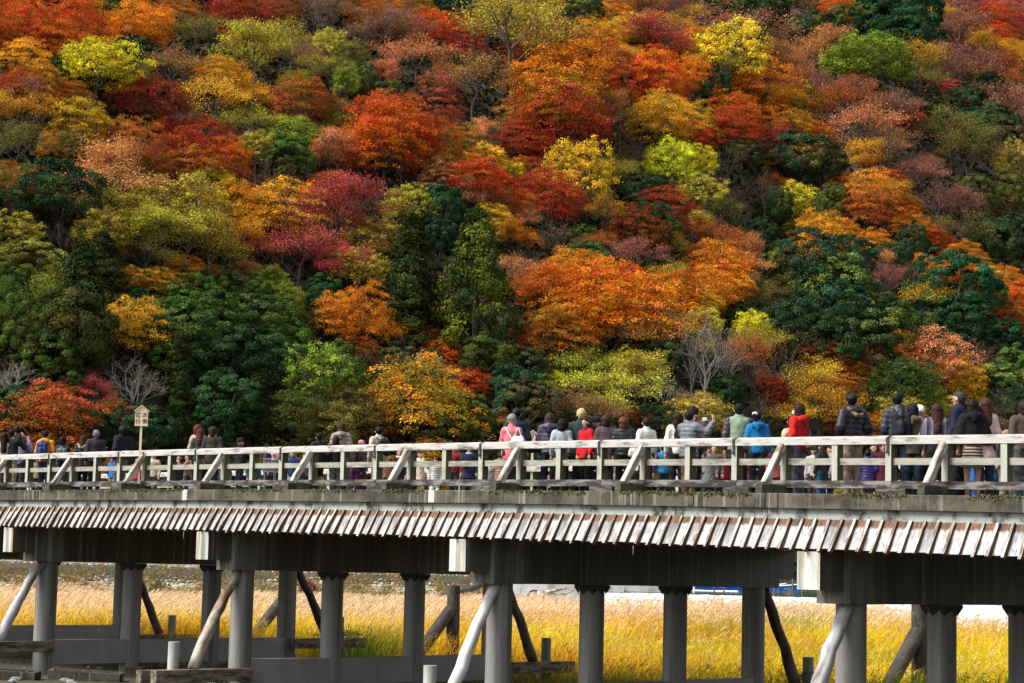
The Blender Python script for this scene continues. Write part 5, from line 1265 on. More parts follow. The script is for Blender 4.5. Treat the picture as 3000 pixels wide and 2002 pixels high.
    p = [(ln((0, 0, 1.30)), ln((0, 0, 1.02)), tr + .012 + fat, tr - .012 + fat, .68), (ln((-shx * .82, -.012, 1.375)), ln((shx * .82, -.012, 1.375)), .068 + fat * .6, .068 + fat * .6), ((0, 0, 1.02), (0, 0, hem - .02), tr - .01 + fat, tr + .012 + fat + max(0, .86 - hem) * .14, .74)]
    p += [(ln((0, -.018, 1.40)), ln((0, -.018, 1.465 if sp.get('collar', 1) else 1.42)), .085, .072)]
    sl = []
    for S_, E_, W_, hd_, sx in arms:
        f2 = fat * .75; sl += [(S_, E_, .063 + f2, .054 + f2), (E_, tuple(np.array(W_) - hd_ * .01), .052 + f2, .040 + f2 * .7)]
    if jt == 'cape': sl = [(ln((sx * shx, -.01, 1.375)), ln((sx * .24, .02, 1.02)), .08, .12) for sx in (-1, 1)]
    if sp.get('hood'): p += [(ln((-.075, -.105, 1.415)), ln((.075, -.105, 1.415)), .058, .058), (ln((0, -.13, 1.42)), ln((0, -.155, 1.33)), .07, .03)]
    puff = jt == 'puffer'
    def post(F, P):
        if puff: F = F - .013 * np.abs(np.sin(P[..., 2] * math.pi / .085 + P[..., 0] * 1.5)) + .006
        else: F = F + .005 * np.sin(P[..., 2] * 31 + P[..., 0] * 23) * np.sin(P[..., 0] * 27 + 1)
        return np.maximum(F, hem - P[..., 2])
    mt = sp.get('jmat', M['puffer'] if puff or sp.get('shiny') else M['cloth'])
    sleeve_col = sp.get('sleeve')
    if sleeve_col is None: out.append(('jacket', net(p + sl, .021, .035, post, 'jacket', mat=mt), sp['col']))
    else:
        out.append(('jacket', net(p, .021, .035, post, 'jacket', mat=mt), sp['col'])); puff = True
        out.append(('sleeves', net(sl, .021, .02, post, 'sleeves', mat=M['puffer']), sleeve_col))
    if sp.get('fur'): out.append(('fur_trim', net([(ln((-.13, -.07, 1.45)), ln((-.05, -.19, 1.33)), .026, .032), (ln((-.05, -.19, 1.33)), ln((.05, -.19, 1.33)), .032, .032), (ln((.05, -.19, 1.33)), ln((.13, -.07, 1.45)), .032, .026)], .016, .02, lambda F, P: F + .012 * np.sin(P[..., 0] * 160) * np.sin(P[..., 2] * 170), 'fur_trim', mat=M['hair']), sp['fur']))
    if sp.get('scarf'): out.append(('scarf', net([(ln((-.06, -.03, 1.44)), ln((.06, -.03, 1.44)), .055, .055), (ln((-.05, .04, 1.44)), ln((.05, .04, 1.44)), .045, .045)], .018, .03, lambda F, P: F + .006 * np.sin(P[..., 2] * 120 + P[..., 0] * 30), 'scarf', mat=M['cloth']), sp['scarf']))
    # hair or hat
    hs_ = sp.get('hair', 'short'); hc = sp.get('hcol', (.012, .010, .010))
    hp = [(ln(H((0, -.034, 1.605))), ln(H((0, .012, 1.628))), .096, .080)]
    if hs_ == 'short': hp = [(ln(H((0, -.036, 1.608))), ln(H((0, .010, 1.630))), .091, .079), (ln(H((0, -.045, 1.57))), ln(H((0, -.05, 1.55))), .076, .058)]
    if hs_ == 'long': hp += [(ln(H((0, -.045, 1.56))), ln((0, -.075, sp.get('hl', 1.30))), .100, .088, .8), (ln(H((-.03, -.04, 1.55))), ln((-.05, -.05, sp.get('hl', 1.30) + .06)), .07, .05), (ln(H((.03, -.04, 1.55))), ln((.05, -.05, sp.get('hl', 1.30) + .04)), .07, .05)]
    if hs_ == 'bob': hp += [(ln(H((0, -.040, 1.56))), ln(H((0, -.045, 1.47))), .102, .092)]
    if hs_ == 'curly': hp += [(ln(H((0, -.045, 1.58))), ln(H((0, -.05, 1.50))), .112, .085)]
    if hs_ == 'pony': hp += [(ln(H((0, -.11, 1.63))), ln(H((0, -.15, 1.60))), .032, .04), (ln(H((0, -.15, 1.60))), ln((0, -.145, 1.36)), .042, .018)]
    fc = np.array(ln(H((0, .130, 1.548)))); fc2 = np.array(ln(H((0, .06, 1.44)))); amp = .010 if hs_ in ('curly', 'short') else .006
    def hpost(F, P):
        F = F + amp * np.sin(P[..., 0] * 95 + 2) * np.sin(P[..., 2] * 60) * np.sin(P[..., 1] * 80)
        F = np.maximum(F, (.112 if hs_ in ('short', 'none') else .102) - np.linalg.norm(P - fc, axis=-1)); 
        return np.maximum(F, .075 - np.linalg.norm(P - fc2, axis=-1))
    if hs_ != 'none': out.append(('hair', net(hp, .016, .02, hpost, 'hair', mat=M['hair']), hc))
    hat = sp.get('hat')
    if hat:
        zc_ = 1.615
        q = [(ln(H((0, -.03, 1.625))), ln(H((0, .008, 1.645))), .103, .092)]
        if hat[0] == 'cap': q += [(ln(H((-.04, .10, 1.635))), ln(H((.04, .10, 1.635))), .035, .035)]
        if hat[0] == 'brim': q += [(ln(H((-.0, .0, 1.632))), ln(H((0.001, .001, 1.632))), .155, .155)]
        def hp2(F, P):
            if hat[0] == 'brim':
                crown_ = sd_cone(P, q[0][0], q[0][1], .103, .092); crown_ = np.maximum(crown_, zc_ - P[..., 2])
                disk = np.maximum(sd_cone(P, q[1][0], q[1][1], .15, .15), np.abs(P[..., 2] - 1.625) - .012); return np.minimum(crown_, disk)
            return np.maximum(F, (1.585 if hat[0] == 'beanie' else 1.615) - P[..., 2])
        out.append(('hat', net(q, .016, .012, hp2, 'hat', mat=M['cloth']), hat[1]))
    if sp.get('scrunchie'): out.append(('scrunchie', net([(ln(H((-.02, -.135, 1.63))), ln(H((.02, -.135, 1.63))), .04, .04)], .014, .01, None, 'scrunchie', mat=M['cloth']), (.55, .50, .48)))
    if sp.get('mask'): out.append(('face_mask', net([(ln(H((-.03, .075, 1.535))), ln(H((.03, .075, 1.535))), .042, .042), (ln(H((0, .085, 1.52))), ln(H((0, .07, 1.50))), .035, .03)], .013, .02, None, 'face_mask', mat=M['cloth']), (.80, .80, .80)))
    if sp.get('face'):
        mbf = MB()
        for sx in (-1, 1):
            c = ln(H((sx * .030, .088, 1.585))); mbf.tube([(c[0] - .011, c[1], c[2]), (c[0], c[1] + .003, c[2] + .002), (c[0] + .011, c[1], c[2])], [.003, .006, .003], 5)
            c = ln(H((sx * .030, .090, 1.608))); mbf.tube([(c[0] - .016, c[1] - .003, c[2] - .002), (c[0], c[1], c[2] + .002), (c[0] + .016, c[1] - .003, c[2] - .002)], [.002, .004, .002], 4)
        out.append(('eyes', mbf.mesh('eyes', [M['ink']]), (1, 1, 1)))
        mbf = MB(); c = ln(H((0, .087, 1.522))); mbf.tube([(c[0] - .02, c[1] - .004, c[2]), (c[0], c[1] + .004, c[2] - .001), (c[0] + .02, c[1] - .004, c[2])], [.003, .006, .003], 5); out.append(('mouth', mbf.mesh('mouth', [M['skin']]), (.30, .07, .06)))
    if sp.get('glasses'):
        mbf = MB()
        for sx in (-1, 1):
            ring = [ln(H((sx * .032 + .022 * math.cos(a), .098, 1.583 + .017 * math.sin(a)))) for a in np.linspace(0, 6.283, 11)]; mbf.tube(ring, .0022, 4, cap=False)
            mbf.tube([ln(H((sx * .054, .096, 1.588))), ln(H((sx * .085, .0, 1.585)))], .002, 4)
        out.append(('glasses', mbf.mesh('glasses', [M['strap']]), (1, 1, 1)))
    return out, arms

def deckz(X): return zr(X) - 1.112
# (px, ytop, Y across, facing degrees clockwise from "back to camera", options, label)
BLK = (.018, .018, .020); NVY = (.018, .022, .045); GRY = (.18, .18, .19)
P_ = []
def per(px, yt, Y, facing, label, **k): P_.append((px, yt, Y, facing, label, k))
blk_h = (.012, .010, .010); brn_h = (.045, .022, .014); red_h = (.11, .035, .018)
# --- row leaning at the near rail, left to right
per(13, 1267, .75, -10, 'woman with long black hair and beige coat at the left edge', sex='f', hair='long', hl=1.2, col=(.46, .32, .22), jacket='coat', hem=.62, bcol=(.35, .25, .17))
per(37, 1255, .95, 30, 'man in black coat with brown collar raising a hand near the left edge', col=BLK, jacket='coat', arms=('down', 'up'), scarf=(.20, .12, .07), bcol=(.30, .21, .13))
per(60, 1268, 2.0, 20, 'person in lilac sleeves holding up a camera behind the man in black', sex='f', col=(.22, .17, .30), arms=('up', 'up'), hair='bob')
per(135, 1260, .55, 12, 'person in bright orange jacket with blue backpack and jeans', col=(.72, .25, .02), hood=1, bcol=(.03, .045, .10), hair='short')
per(171, 1290, .9, 0, 'short woman in black jacket right of the orange jacket', sex='f', col=BLK, hair='bob', bcol=(.05, .07, .14))
per(186, 1277, .6, 10, 'woman in black with grey patterned bag on her back', sex='f', col=(.03, .03, .032), hair='curly', bcol=(.045, .06, .12))
per(245, 1274, .6, 0, 'brown-haired woman in black padded coat with tan fur collar', sex='f', col=BLK, jacket='puffer', hem=.75, hair='long', hl=1.38, hcol=brn_h, fur=(.42, .29, .17), bcol=BLK)
per(282, 1259, .6, -20, 'grey-haired man in dark plum jacket', col=(.040, .032, .042), hair='short', hcol=(.22, .22, .23), bcol=BLK, fat=.01)
per(358, 1246, .8, -55, 'tall young man with black hair looking left beside the signboard', col=(.018, .019, .024), hair='curly', collar=1, bcol=(.20, .16, .12), fat=.01, face=1, head=-10)
per(582, 1243, .95, 30, 'red-haired woman with pale fluffy scarf behind a dark jacket', sex='f', col=(.40, .28, .24), hair='curly', hcol=(.13, .03, .02), scarf=(.50, .38, .30), jacket='coat', hem=.6)
per(588, 1254, .6, 0, 'woman with straight auburn hair and charcoal jacket', sex='f', col=(.045, .045, .048), hair='long', hl=1.32, hcol=(.075, .028, .018), jacket='coat', hem=.6, bcol=BLK)
per(625, 1248, .6, 8, 'person with short brown hair, orange scarf and dark brown jacket', col=(.045, .036, .030), hair='curly', hcol=(.04, .022, .016), scarf=(.45, .20, .07), hem=.6, jacket='coat')
per(706, 1284, 1.6, 60, 'bearded man in black beanie looking right', col=BLK, hair='none', hat=('beanie', BLK), face=1, head=-10, bcol=BLK)
per(936, 1268, .6, -35, 'boy with dark hair in black jacket and shorts', col=(.02, .022, .022), hair='short', bottom='shorts', bcol=BLK, k=1.0, head=-20)
per(987, 1276, .6, -25, 'smaller boy in black jacket with red lettering', col=(.02, .018, .018), hair='bob', bcol=(.16, .16, .13), head=-25)
per(1001, 1237, 1.1, 5, 'woman in taupe hooded padded jacket behind the two boys', sex='f', col=(.26, .20, .16), jacket='puffer', hood=1, hair='long', hl=1.42, hcol=brn_h)
per(1044, 1318, .9, 0, 'girl in black hoodie and bright purple trousers', sex='f', col=(.025, .02, .025), hair='long', hl=1.3, hcol=brn_h, bcol=(.10, .02, .12))
per(1060, 1291, 1.6, -20, 'child in coral pink knitted hat behind the girl in purple trousers', sex='f', col=(.10, .04, .07), jacket='puffer', hair='none', hat=('beanie', (.75, .22, .25)), bcol=(.06, .03, .05))
per(1110, 1249, .7, -35, 'man in beige jacket wearing a black backpack, looking left', col=(.52, .44, .34), hair='short', bcol=(.40, .35, .28), head=-20)
per(1500, 1215, .6, 10, 'woman in pink trench coat and grey knitted hat', sex='f', col=(.66, .19, .22), jacket='coat', hem=.72, hair='none', hat=('beanie', (.20, .20, .21)), bcol=(.03, .025, .03), arms=('rail', 'rail'))
per(1513, 1192, 1.25, -15, 'tall man with black hair in navy jacket behind the pink coat', col=(.022, .035, .060), hair='short', bcol=BLK, head=-20)
per(1611, 1208, .65, 8, 'woman with brown hair in dark violet padded jacket', sex='f', col=(.062, .055, .095), jacket='puffer', hair='long', hl=1.4, hcol=(.060, .030, .022), bcol=(.02, .025, .04), arms=('rail', 'rail'), hood=1)
per(1647, 1225, .65, 5, 'black-haired woman in pale grey wool coat', sex='f', col=(.36, .40, .44), jacket='coat', hem=.70, hair='bob', bcol=BLK, scarf=(.16, .13, .12))
per(1703, 1195, 1.0, 30, 'blond man in dark green jacket looking down to the right', col=(.020, .040, .038), hair='short', hcol=(.62, .45, .22), bcol=(.02, .02, .025), head=25, skin=(.62, .38, .28), face=1)
per(1718, 1222, .6, -125, 'woman in red coat turning to the left with short dark hair', sex='f', col=(.58, .012, .018), jacket='coat', hem=.80, hair='bob', hcol=(.03, .015, .012), bcol=BLK, face=1, head=0, scarf=(.04, .03, .06))
per(1746, 1221, 1.35, 0, 'person in navy knitted hat behind the red coat', col=(.02, .02, .03), hair='none', hat=('beanie', (.012, .014, .03)))
per(1777, 1213, .75, 10, 'curly brown-haired woman in brown-violet coat', sex='f', col=(.085, .060, .062), jacket='coat', hem=.62, hair='curly', hcol=(.05, .025, .018), bcol=(.05, .04, .04))
per(1828, 1220, .6, 12, 'auburn-haired woman in black quilted jacket with cream bag strap', sex='f', col=(.016, .018, .020), jacket='puffer', fat=-.012, hair='curly', hcol=(.14, .045, .022), bcol=(.02, .02, .022), scarf=(.02, .02, .02))
per(1894, 1222, .6, -25, 'dark-haired person in white cream sweater', sex='f', col=(.70, .68, .64), jacket='coat', hem=.66, hair='short', hcol=(.022, .014, .012), bcol=BLK, head=-15)
per(1986, 1207, 1.0, -5, 'woman with very long dark hair in white top', sex='f', col=(.70, .67, .62), hair='long', hl=1.12, hcol=(.022, .012, .010), bcol=(.02, .018, .022))
per(2030, 1188, 1.4, 10, 'man with dark hair in mauve jacket behind the photographer', col=(.15, .10, .11), hair='curly', hcol=(.022, .012, .010), bcol=BLK)
per(2020, 1202, .6, 40, 'photographer in grey padded jacket raising a silver camera', col=(.15, .165, .19), jacket='puffer', fat=-.006, hair='short', arms=('up', 'side'), bcol=(.33, .20, .10), hem=.78, head=20)
per(2165, 1181, .65, 5, 'man in sage green vest with brown padded sleeves', col=(.22, .29, .20), jacket='vest', sleeve=(.055, .042, .042), hair='short', bcol=(.03, .03, .035), fat=.012)
per(2220, 1202, .6, 5, 'woman in bright blue jacket with black ponytail', sex='f', col=(.012, .15, .36), hair='pony', hood=1, scrunchie=1, bcol=(.03, .04, .05), head=-25)
per(2318, 1220, 1.1, -30, 'woman in beige top behind the red hoodie', sex='f', col=(.55, .40, .25), hair='bob', hcol=(.02, .012, .01), bcol=(.3, .22, .15))
per(2339, 1179, .6, -50, 'young person in red hoodie with white face mask looking left', col=(.62, .020, .014), jacket='hoodie', hood=1, hair='bob', hcol=(.035, .014, .010), mask=1, face=1, bcol=(.11, .125, .165), head=-20)
per(2497, 1146, .6, -25, 'man in shiny black padded jacket with fur-trimmed hood', col=(.020, .018, .024), jacket='puffer', hood=1, fur=(.24, .16, .09), hair='short', bcol=(.36, .27, .19), head=-45, face=1, shoe=(.55, .47, .38), arms=('pocket', 'pocket'))
per(2635, 1148, .65, 12, 'man in dark blue leather-look jacket wearing a black backpack', col=(.030, .038, .052), jacket='puffer', fat=-.012, hair='short', bcol=(.022, .035, .060), head=-35, shiny=1)
per(2694, 1189, 1.2, 25, 'person in white brimmed hat behind the olive parka', sex='f', col=(.3, .28, .25), hair='none', hat=('beanie', (.75, .72, .66)))
per(2676, 1180, .7, 20, 'black-haired person in olive brown hooded parka', sex='f', col=(.115, .085, .055), jacket='coat', hood=1, hair='bob', bcol=(.022, .035, .065), hem=.80)
per(2745, 1180, .6, 5, 'woman with long auburn hair in striped violet shawl', sex='f', col=(.2, .18, .25), jacket='cape', jmat='plaid', hair='long', hl=1.22, hcol=(.055, .022, .016), hem=.98, bcol=(.02, .022, .03))
per(2808, 1135, .95, -55, 'tall man with glasses and greying hair in navy jacket', col=(.016, .020, .048), hair='short', hcol=(.045, .045, .045), glasses=1, face=1, bcol=(.02, .02, .03), head=0)
per(2849, 1167, .6, 0, 'woman with straight black hair, black cape and striped skirt', sex='f', col=(.012, .012, .014), jacket='cape', hood=1, hair='long', hl=1.36, bottom='skirt', bmat='stripe_skirt', hem=.93)
per(2885, 1164, .85, -15, 'woman with red-brown hair in pale pink coat', sex='f', col=(.70, .50, .46), jacket='coat', hem=.62, hair='long', hl=1.30, hcol=(.075, .030, .020), bcol=(.03, .05, .09))
per(2998, 1172, .7, -15, 'person in brown leather jacket cut by the right edge', col=(.085, .058, .045), hair='curly', hcol=(.03, .015, .013), bcol=(.1, .1, .1))
# --- walkers in the middle and by the far rail, seen between the posts
per(60, 1347, 6.5, 160, 'distant person in white knitted hat between the leftmost posts', near=False, sex='f', col=(.5, .4, .3), hair='none', hat=('beanie', (.75, .73, .70)), face=1)
per(335, 1334, 5.5, 30, 'child in bright blue and lime jacket near the signboard', near=False, col=(.02, .14, .38), hair='short', bcol=(.3, .22, .12))
per(405, 1340, 6.5, 190, 'distant child with red and white bag right of the signboard post', near=False, col=(.4, .05, .05), hair='bob', face=1)
per(450, 1325, 6.4, 185, 'white-haired man in beige jacket facing the camera', near=False, col=(.50, .40, .30), hair='short', hcol=(.6, .6, .6), bcol=(.06, .05, .05), face=1)
per(526, 1332, 6.8, 180, 'smiling woman with long brown hair in black coat', near=False, sex='f', col=BLK, hair='long', hl=1.25, hcol=(.05, .025, .018), face=1, arms=('down', 'phone'))
per(552, 1330, 6.0, -90, 'person holding a grey camera bag up beside the smiling woman', near=False, col=(.20, .12, .07), hair='short', arms=('phone', 'phone'))
per(660, 1345, 6.5, 170, 'dark-dressed walker behind the bearded man', near=False, col=(.10, .10, .12), hair='short', face=1)
per(785, 1301, 5.4, 90, 'walker in dark violet jacket, only hair above the rail', near=False, col=(.05, .035, .07), hair='short')
per(803, 1325, 6.0, 170, 'man in white cap and black tracksuit with white collar', near=False, col=(.02, .022, .03), hair='none', hat=('cap', (.85, .85, .85)), scarf=(.75, .76, .78), face=1, bcol=(.02, .02, .03))
per(815, 1322, 6.8, 160, 'walker in red jacket behind the white cap', near=False, col=(.42, .02, .03), hair='short', face=1)
per(858, 1320, 6.0, 185, 'man in navy jacket with white band', near=False, col=(.02, .04, .12), hair='short', face=1, bcol=(.5, .5, .52))
per(896, 1325, 5.5, -60, 'brown-haired woman in mauve coat behind a brace', near=False, sex='f', col=(.18, .11, .11), hair='long', hcol=(.05, .025, .018))
per(1172, 1316, 6.0, 175, 'woman in dark coat with white collar facing the camera', near=False, sex='f', col=BLK, hair='short', scarf=(.6, .6, .65), face=1, arms=('down', 'front'))
per(1130, 1330, 6.8, 160, 'walker in rust jacket behind the backpack man', near=False, col=(.36, .16, .08), hair='short', face=1)
per(1231, 1322, 6.3, 170, 'child in cream coat shading the face with one hand', near=False, sex='f', col=(.64, .50, .38), hair='bob', face=1, arms=('face', 'down'), jacket='coat', hem=.6, bcol=(.5, .4, .3))
per(1277, 1341, 6.6, 170, 'woman in white padded jacket', near=False, sex='f', col=(.50, .50, .46), jacket='puffer', hair='bob', hcol=(.05, .025, .018), face=1, bcol=(.6, .6, .55))
per(1332, 1302, 6.0, 190, 'person in red shirt and dark jacket pointing at the camera', near=False, col=(.18, .02, .03), hair='short', face=1, arms=('down', 'point'))
per(1376, 1303, 6.0, 180, 'person in navy duffel coat with checked collar', near=False, col=(.015, .02, .05), hair='short', scarf=(.35, .42, .55), face=1, arms=('down', 'front'), hem=.7, jacket='coat')
per(1468, 1325, 5.0, 30, 'child in long brown padded coat left of the pink coat', near=False, sex='f', col=(.22, .12, .07), jacket='puffer', hem=.62, hair='short', hcol=(.04, .02, .015))
per(1625, 1335, 6.0, -60, 'walker in cream skirt behind the violet jacket', near=False, sex='f', col=(.3, .2, .15), hair='bob', bottom='skirt', bcol=(.55, .43, .28))
per(1708, 1340, 6.0, 170, 'distant walker in cobalt blue between the red coat and blond man', near=False, col=(.02, .07, .30), hair='short', bcol=(.02, .04, .16), face=1)
per(1800, 1335, 5.6, 20, 'walker in fawn skirt behind the brown coats', near=False, sex='f', col=(.3, .24, .18), hair='bob', bottom='skirt', bcol=(.30, .20, .14))
per(1943, 1300, 5.6, -20, 'child in cyan and violet jacket right of the white sweater', near=False, col=(.03, .20, .38), hair='short', sleeve=(.07, .03, .16), face=1)
per(1963, 1303, 6.0, -140, 'woman with white shirt leaning behind the long-haired woman', near=False, sex='f', col=(.78, .78, .78), hair='short', hcol=(.05, .025, .018), face=1)
per(2076, 1304, 5.5, 175, 'man in long grey overcoat, left of two faces under the rail', near=False, col=(.17, .165, .16), jacket='coat', hem=.6, hair='none', hat=('cap', (.10, .03, .03)), face=1)
per(2093, 1303, 6.0, 185, 'elderly man in brown jacket, right of two faces under the rail', near=False, col=(.12, .09, .07), hair='short', face=1)
per(2120, 1330, 6.4, 180, 'walker holding something red left of the sage vest', near=False, col=(.35, .02, .06), hair='short', face=1)
per(2252, 1300, 5.0, 90, 'walker in hot pink behind the bright blue jacket', near=False, sex='f', col=(.75, .03, .16), hair='bob', bcol=(.6, .05, .1))
per(2276, 1322, 5.6, -150, 'child with black hair looking over, left of the red hoodie', near=False, col=(.30, .05, .04), hair='bob', face=1)
per(2385, 1310, 5.6, 200, 'walker in pale grey scarf right of the red hoodie', near=False, sex='f', col=(.36, .35, .35), hair='bob', face=1)
per(2408, 1300, 5.4, -40, 'woman with long brown hair and dark coat between posts', near=False, sex='f', col=(.03, .03, .035), hair='long', hl=1.15, hcol=(.06, .025, .018), bcol=(.02, .07, .11))
per(2434, 1306, 6.0, -90, 'walker in grey padded jacket left of the black padded man', near=False, col=(.22, .23, .27), jacket='puffer', hair='short', face=1)
per(2543, 1318, 5.4, 10, 'child in royal violet coat right of the khaki trousers', near=False, col=(.025, .018, .10), jacket='puffer', hair='short', hem=.6)
per(2560, 1300, 6.2, 170, 'walker with white strap in black jacket beside the burgundy hat', near=False, col=(.03, .03, .04), hair='short', face=1)
per(2586, 1296, 5.6, 200, 'smiling woman in burgundy hat and coat', near=False, sex='f', col=(.065, .012, .022), jacket='coat', hem=.55, hair='short', hat=('brim', (.16, .02, .05)), face=1, hcol=(.03, .015, .012))
per(2700, 1330, 6.0, 160, 'walker in white trousers behind the parka', near=False, col=(.1, .1, .1), hair='short', bcol=(.6, .6, .6), face=1)
per(2846, 1335, 5.2, 40, 'child in azure jacket behind the striped skirt', near=False, col=(.02, .14, .36), hair='short', bcol=(.03, .08, .25))
per(2913, 1330, 5.6, -20, 'walker in navy jacket behind the pink coat', near=False, col=(.02, .06, .12), hair='short')
per(2948, 1251, 2.6, 170, 'dark-haired man whose face shows just above the rail at the right', near=True, col=(.05, .05, .055), hair='short', face=1, bcol=(.25, .2, .15))
per(2985, 1320, 5.5, 20, 'walker in sequinned grey cardigan at the right edge', near=False, sex='f', col=(.12, .12, .12), hair='bob', bcol=(.02, .12, .10))
per(1440, 1352, 7.4, 175, 'small distant walker in grey left of the brown padded child', near=False, col=(.2, .2, .22), hair='short', face=1)
per(110, 1335, 5.6, -20, 'distant walker in tan coat behind the orange jacket', near=False, sex='f', col=(.35, .25, .16), hair='bob')
per(215, 1330, 6.0, 160, 'distant walker in black behind the first brace', near=False, col=BLK, hair='short', face=1)
per(745, 1335, 6.6, 150, 'distant walker in teal behind the shopping trolley', near=False, col=(.03, .12, .14), hair='short', face=1)
per(2190, 1335, 6.5, 30, 'distant walker in dark red between sage vest and blue jacket', near=False, col=(.2, .02, .04), hair='short')

hts = []
people = {}
for px, yt, Y, facing, label, k in P_:
    # find X so that the head falls in this column and the height so that its top reaches this row
    X = 5.0
    for it in range(25):
        Hh = 1.65; u_, v_ = project((X, Y, deckz(X) + Hh)); u2, _ = project((X + .1, Y, deckz(X) + Hh)); X += (px - u_) / ((u2 - u_) / .1)
    v0 = project((X, Y, deckz(X)))[1]; v1 = project((X, Y, deckz(X) + 1.0))[1]; Hh = (yt - v0) / (v1 - v0)
    hts.append((round(px), round(Y, 1), round(Hh, 2)))
    Hh = min(max(Hh, 1.0), 1.95)
    dirv = FH * math.cos(math.radians(facing)) + RH * math.sin(math.radians(facing)); rz = math.atan2(-dirv[0], dirv[1])
    root = empty('person', (X, Y, deckz(X)), rz, label, 'person', 'people crossing the bridge')
    kk = dict(k)
    for m_ in ('jmat', 'bmat'):
        if m_ in kk: kk[m_] = M[{'plaid': 'plaid', 'stripe_skirt': 'stripe_skirt'}[kk[m_]]]
    sc_ = Hh / 1.71; root.scale = (max(sc_, .86) if sc_ > .8 else sc_ * 1.05,) * 2 + (sc_,)
    parts, arms = build_person(kk)
    people[label] = (root, kk, arms, sc_)
    for nm, me, c in parts:
        o = bpy.data.objects.new(nm, me); col.objects.link(o); o.parent = root; o.color = (*c, 1)
print('heights', hts)
def who(word): 
    for l in people:
        if word in l: return people[l]
def carry(name, me, person, loc, colr, lab, cat, rz=0.0, rx=0.0):
    root, k, arms, sc_ = person; o = bpy.data.objects.new(name, me); col.objects.link(o)
    R_ = Matrix.Rotation(root.rotation_euler[2], 4, 'Z'); p = R_ @ Vector((loc[0] * root.scale[0], loc[1] * root.scale[1], loc[2] * root.scale[2]))
    o.location = Vector(root.location) + p; o.rotation_euler = (rx, 0, root.rotation_euler[2] + rz); o.scale = root.scale; o.color = (*colr, 1)
    tag(o, lab, cat); return o
def backpack_mesh():
    return net([((-.09, 0, -.17), (-.09, 0, .12), .075, .065), ((.09, 0, -.17), (.09, 0, .12), .075, .065), ((0, -.07, -.14), (0, -.07, -.02), .075, .07), ((0, 0, .12), (0, 0, .19), .08, .05), ((-.11, .05, .14), (-.12, .14, .22), .022, .022), ((.11, .05, .14), (.12, .14, .22), .022, .022), ((-.12, .14, .22), (-.12, .26, .10), .022, .02), ((.12, .14, .22), (.12, .26, .10), .022, .02)], .02, .02, None, 'backpack', mat=M['leather'])
bpm = backpack_mesh()
carry('backpack', bpm, who('bright orange'), (0, -.22, 1.19), (.018, .04, .13), 'navy blue backpack worn over the orange jacket', 'backpack')
carry('backpack', bpm, who('beige jacket wearing'), (0.03, -.22, 1.20), (.02, .022, .028), 'black backpack on the man in the beige jacket', 'backpack')
carry('backpack', bpm, who('leather-look'), (0.04, -.22, 1.20), (.014, .014, .018), 'black backpack on the man in the dark blue jacket', 'backpack')
carry('backpack', bpm, who('grey patterned bag'), (0.05, -.20, 1.16), (.10, .11, .13), 'grey patterned rucksack on the woman in black', 'backpack')
def handbag_mesh(w, h):
    me = net([((-w / 2, 0, -h / 2), (w / 2, 0, -h / 2), .06, .06), ((-w / 2 * .8, 0, h / 2), (w / 2 * .8, 0, h / 2), .045, .045), ((-w / 2 * .8, 0, h / 2), (-.02, 0, h / 2 + .20), .013, .013), ((w / 2 * .8, 0, h / 2), (.02, 0, h / 2 + .20), .013, .013), ((-w / 2 * .9, 0, 0), (w / 2 * .9, 0, 0), .062, .062)], .014, .015, None, 'handbag', mat=M['leather']); return me
hbm = handbag_mesh(.20, .12)
carry('handbag', hbm, who('woman in red coat'), (.30, .10, .93), (.016, .016, .018), 'black slouchy leather handbag on the arm of the red coat', 'handbag', 1.2)
carry('handbag', hbm, who('dark violet padded'), (-.30, -.08, .99), (.014, .014, .016), 'black shoulder bag hanging beside the violet padded jacket', 'handbag', 0.3)
carry('handbag', hbm, who('cream bag strap'), (.27, -.06, .95), (.68, .62, .50), 'cream tote bag on the auburn-haired woman in black', 'handbag', 0.2)
carry('handbag', hbm, who('pink trench'), (.17, -.20, 1.14), (.75, .72, .68), 'small white handbag hanging on the back of the pink coat', 'handbag', 0.0)
carry('handbag', hbm, who('white-haired man'), (-.36, .0, .72), (.02, .02, .022), 'black handbag beside the white-haired man', 'handbag')
carry('handbag', hbm, who('red hoodie with'), (.10, -.20, .98), (.13, .10, .07), 'small brown crossbody bag on the red hoodie', 'handbag', .2)
carry('handbag', hbm, who('bright blue jacket with'), (-.27, -.02, 1.02), (.10, .085, .07), 'taupe bag at the side of the bright blue jacket', 'handbag', .2)
def strap_mesh(a, b):
    mb = MB(); n_ = 9; pts = []
    for i in range(n_):
        t = i / (n_ - 1); x = a[0] + (b[0] - a[0]) * t; z = a[2] + (b[2] - a[2]) * t; pts.append((x, -.155 - .035 * math.sin(math.pi * t) , z))
    mb.tube(pts, .016, 5); return mb.mesh('bag_strap', [M['leather']], True)
stm = strap_mesh((-.10, 0, 1.42), (.12, 0, 1.05))
for word, c, lab in (('red hoodie with', (.09, .035, .03), 'brown diagonal bag strap across the red hoodie'), ('dark violet padded', (.012, .012, .014), 'black diagonal strap across the violet padded jacket'), ('pink trench', (.72, .68, .6), 'white and gold bag strap over the pink coat')):
    carry('bag_strap', stm, who(word), (0, 0, 0), c, lab, 'bag strap')
mb = MB(); mb.box(-.055, .055, -.014, .014, -.033, .033, 0, .006); mb.tube([(0, .014, 0), (0, .035, 0)], [.022, .020], 10)
cm_ = mb.mesh('camera_body', [M['cam_silver']] if 'cam_silver' in M else [flat('silver_camera', (.55, .55, .56), .35, .6)])
carry('compact_camera', cm_, who('photographer in grey'), (.12, .36, 1.56), (1, 1, 1), 'silver compact camera held up by the photographer in grey', 'camera')
carry('compact_camera', cm_, who('lilac sleeves'), (0, .34, 1.56), (1, 1, 1), 'small camera held up by the person in lilac sleeves', 'camera')
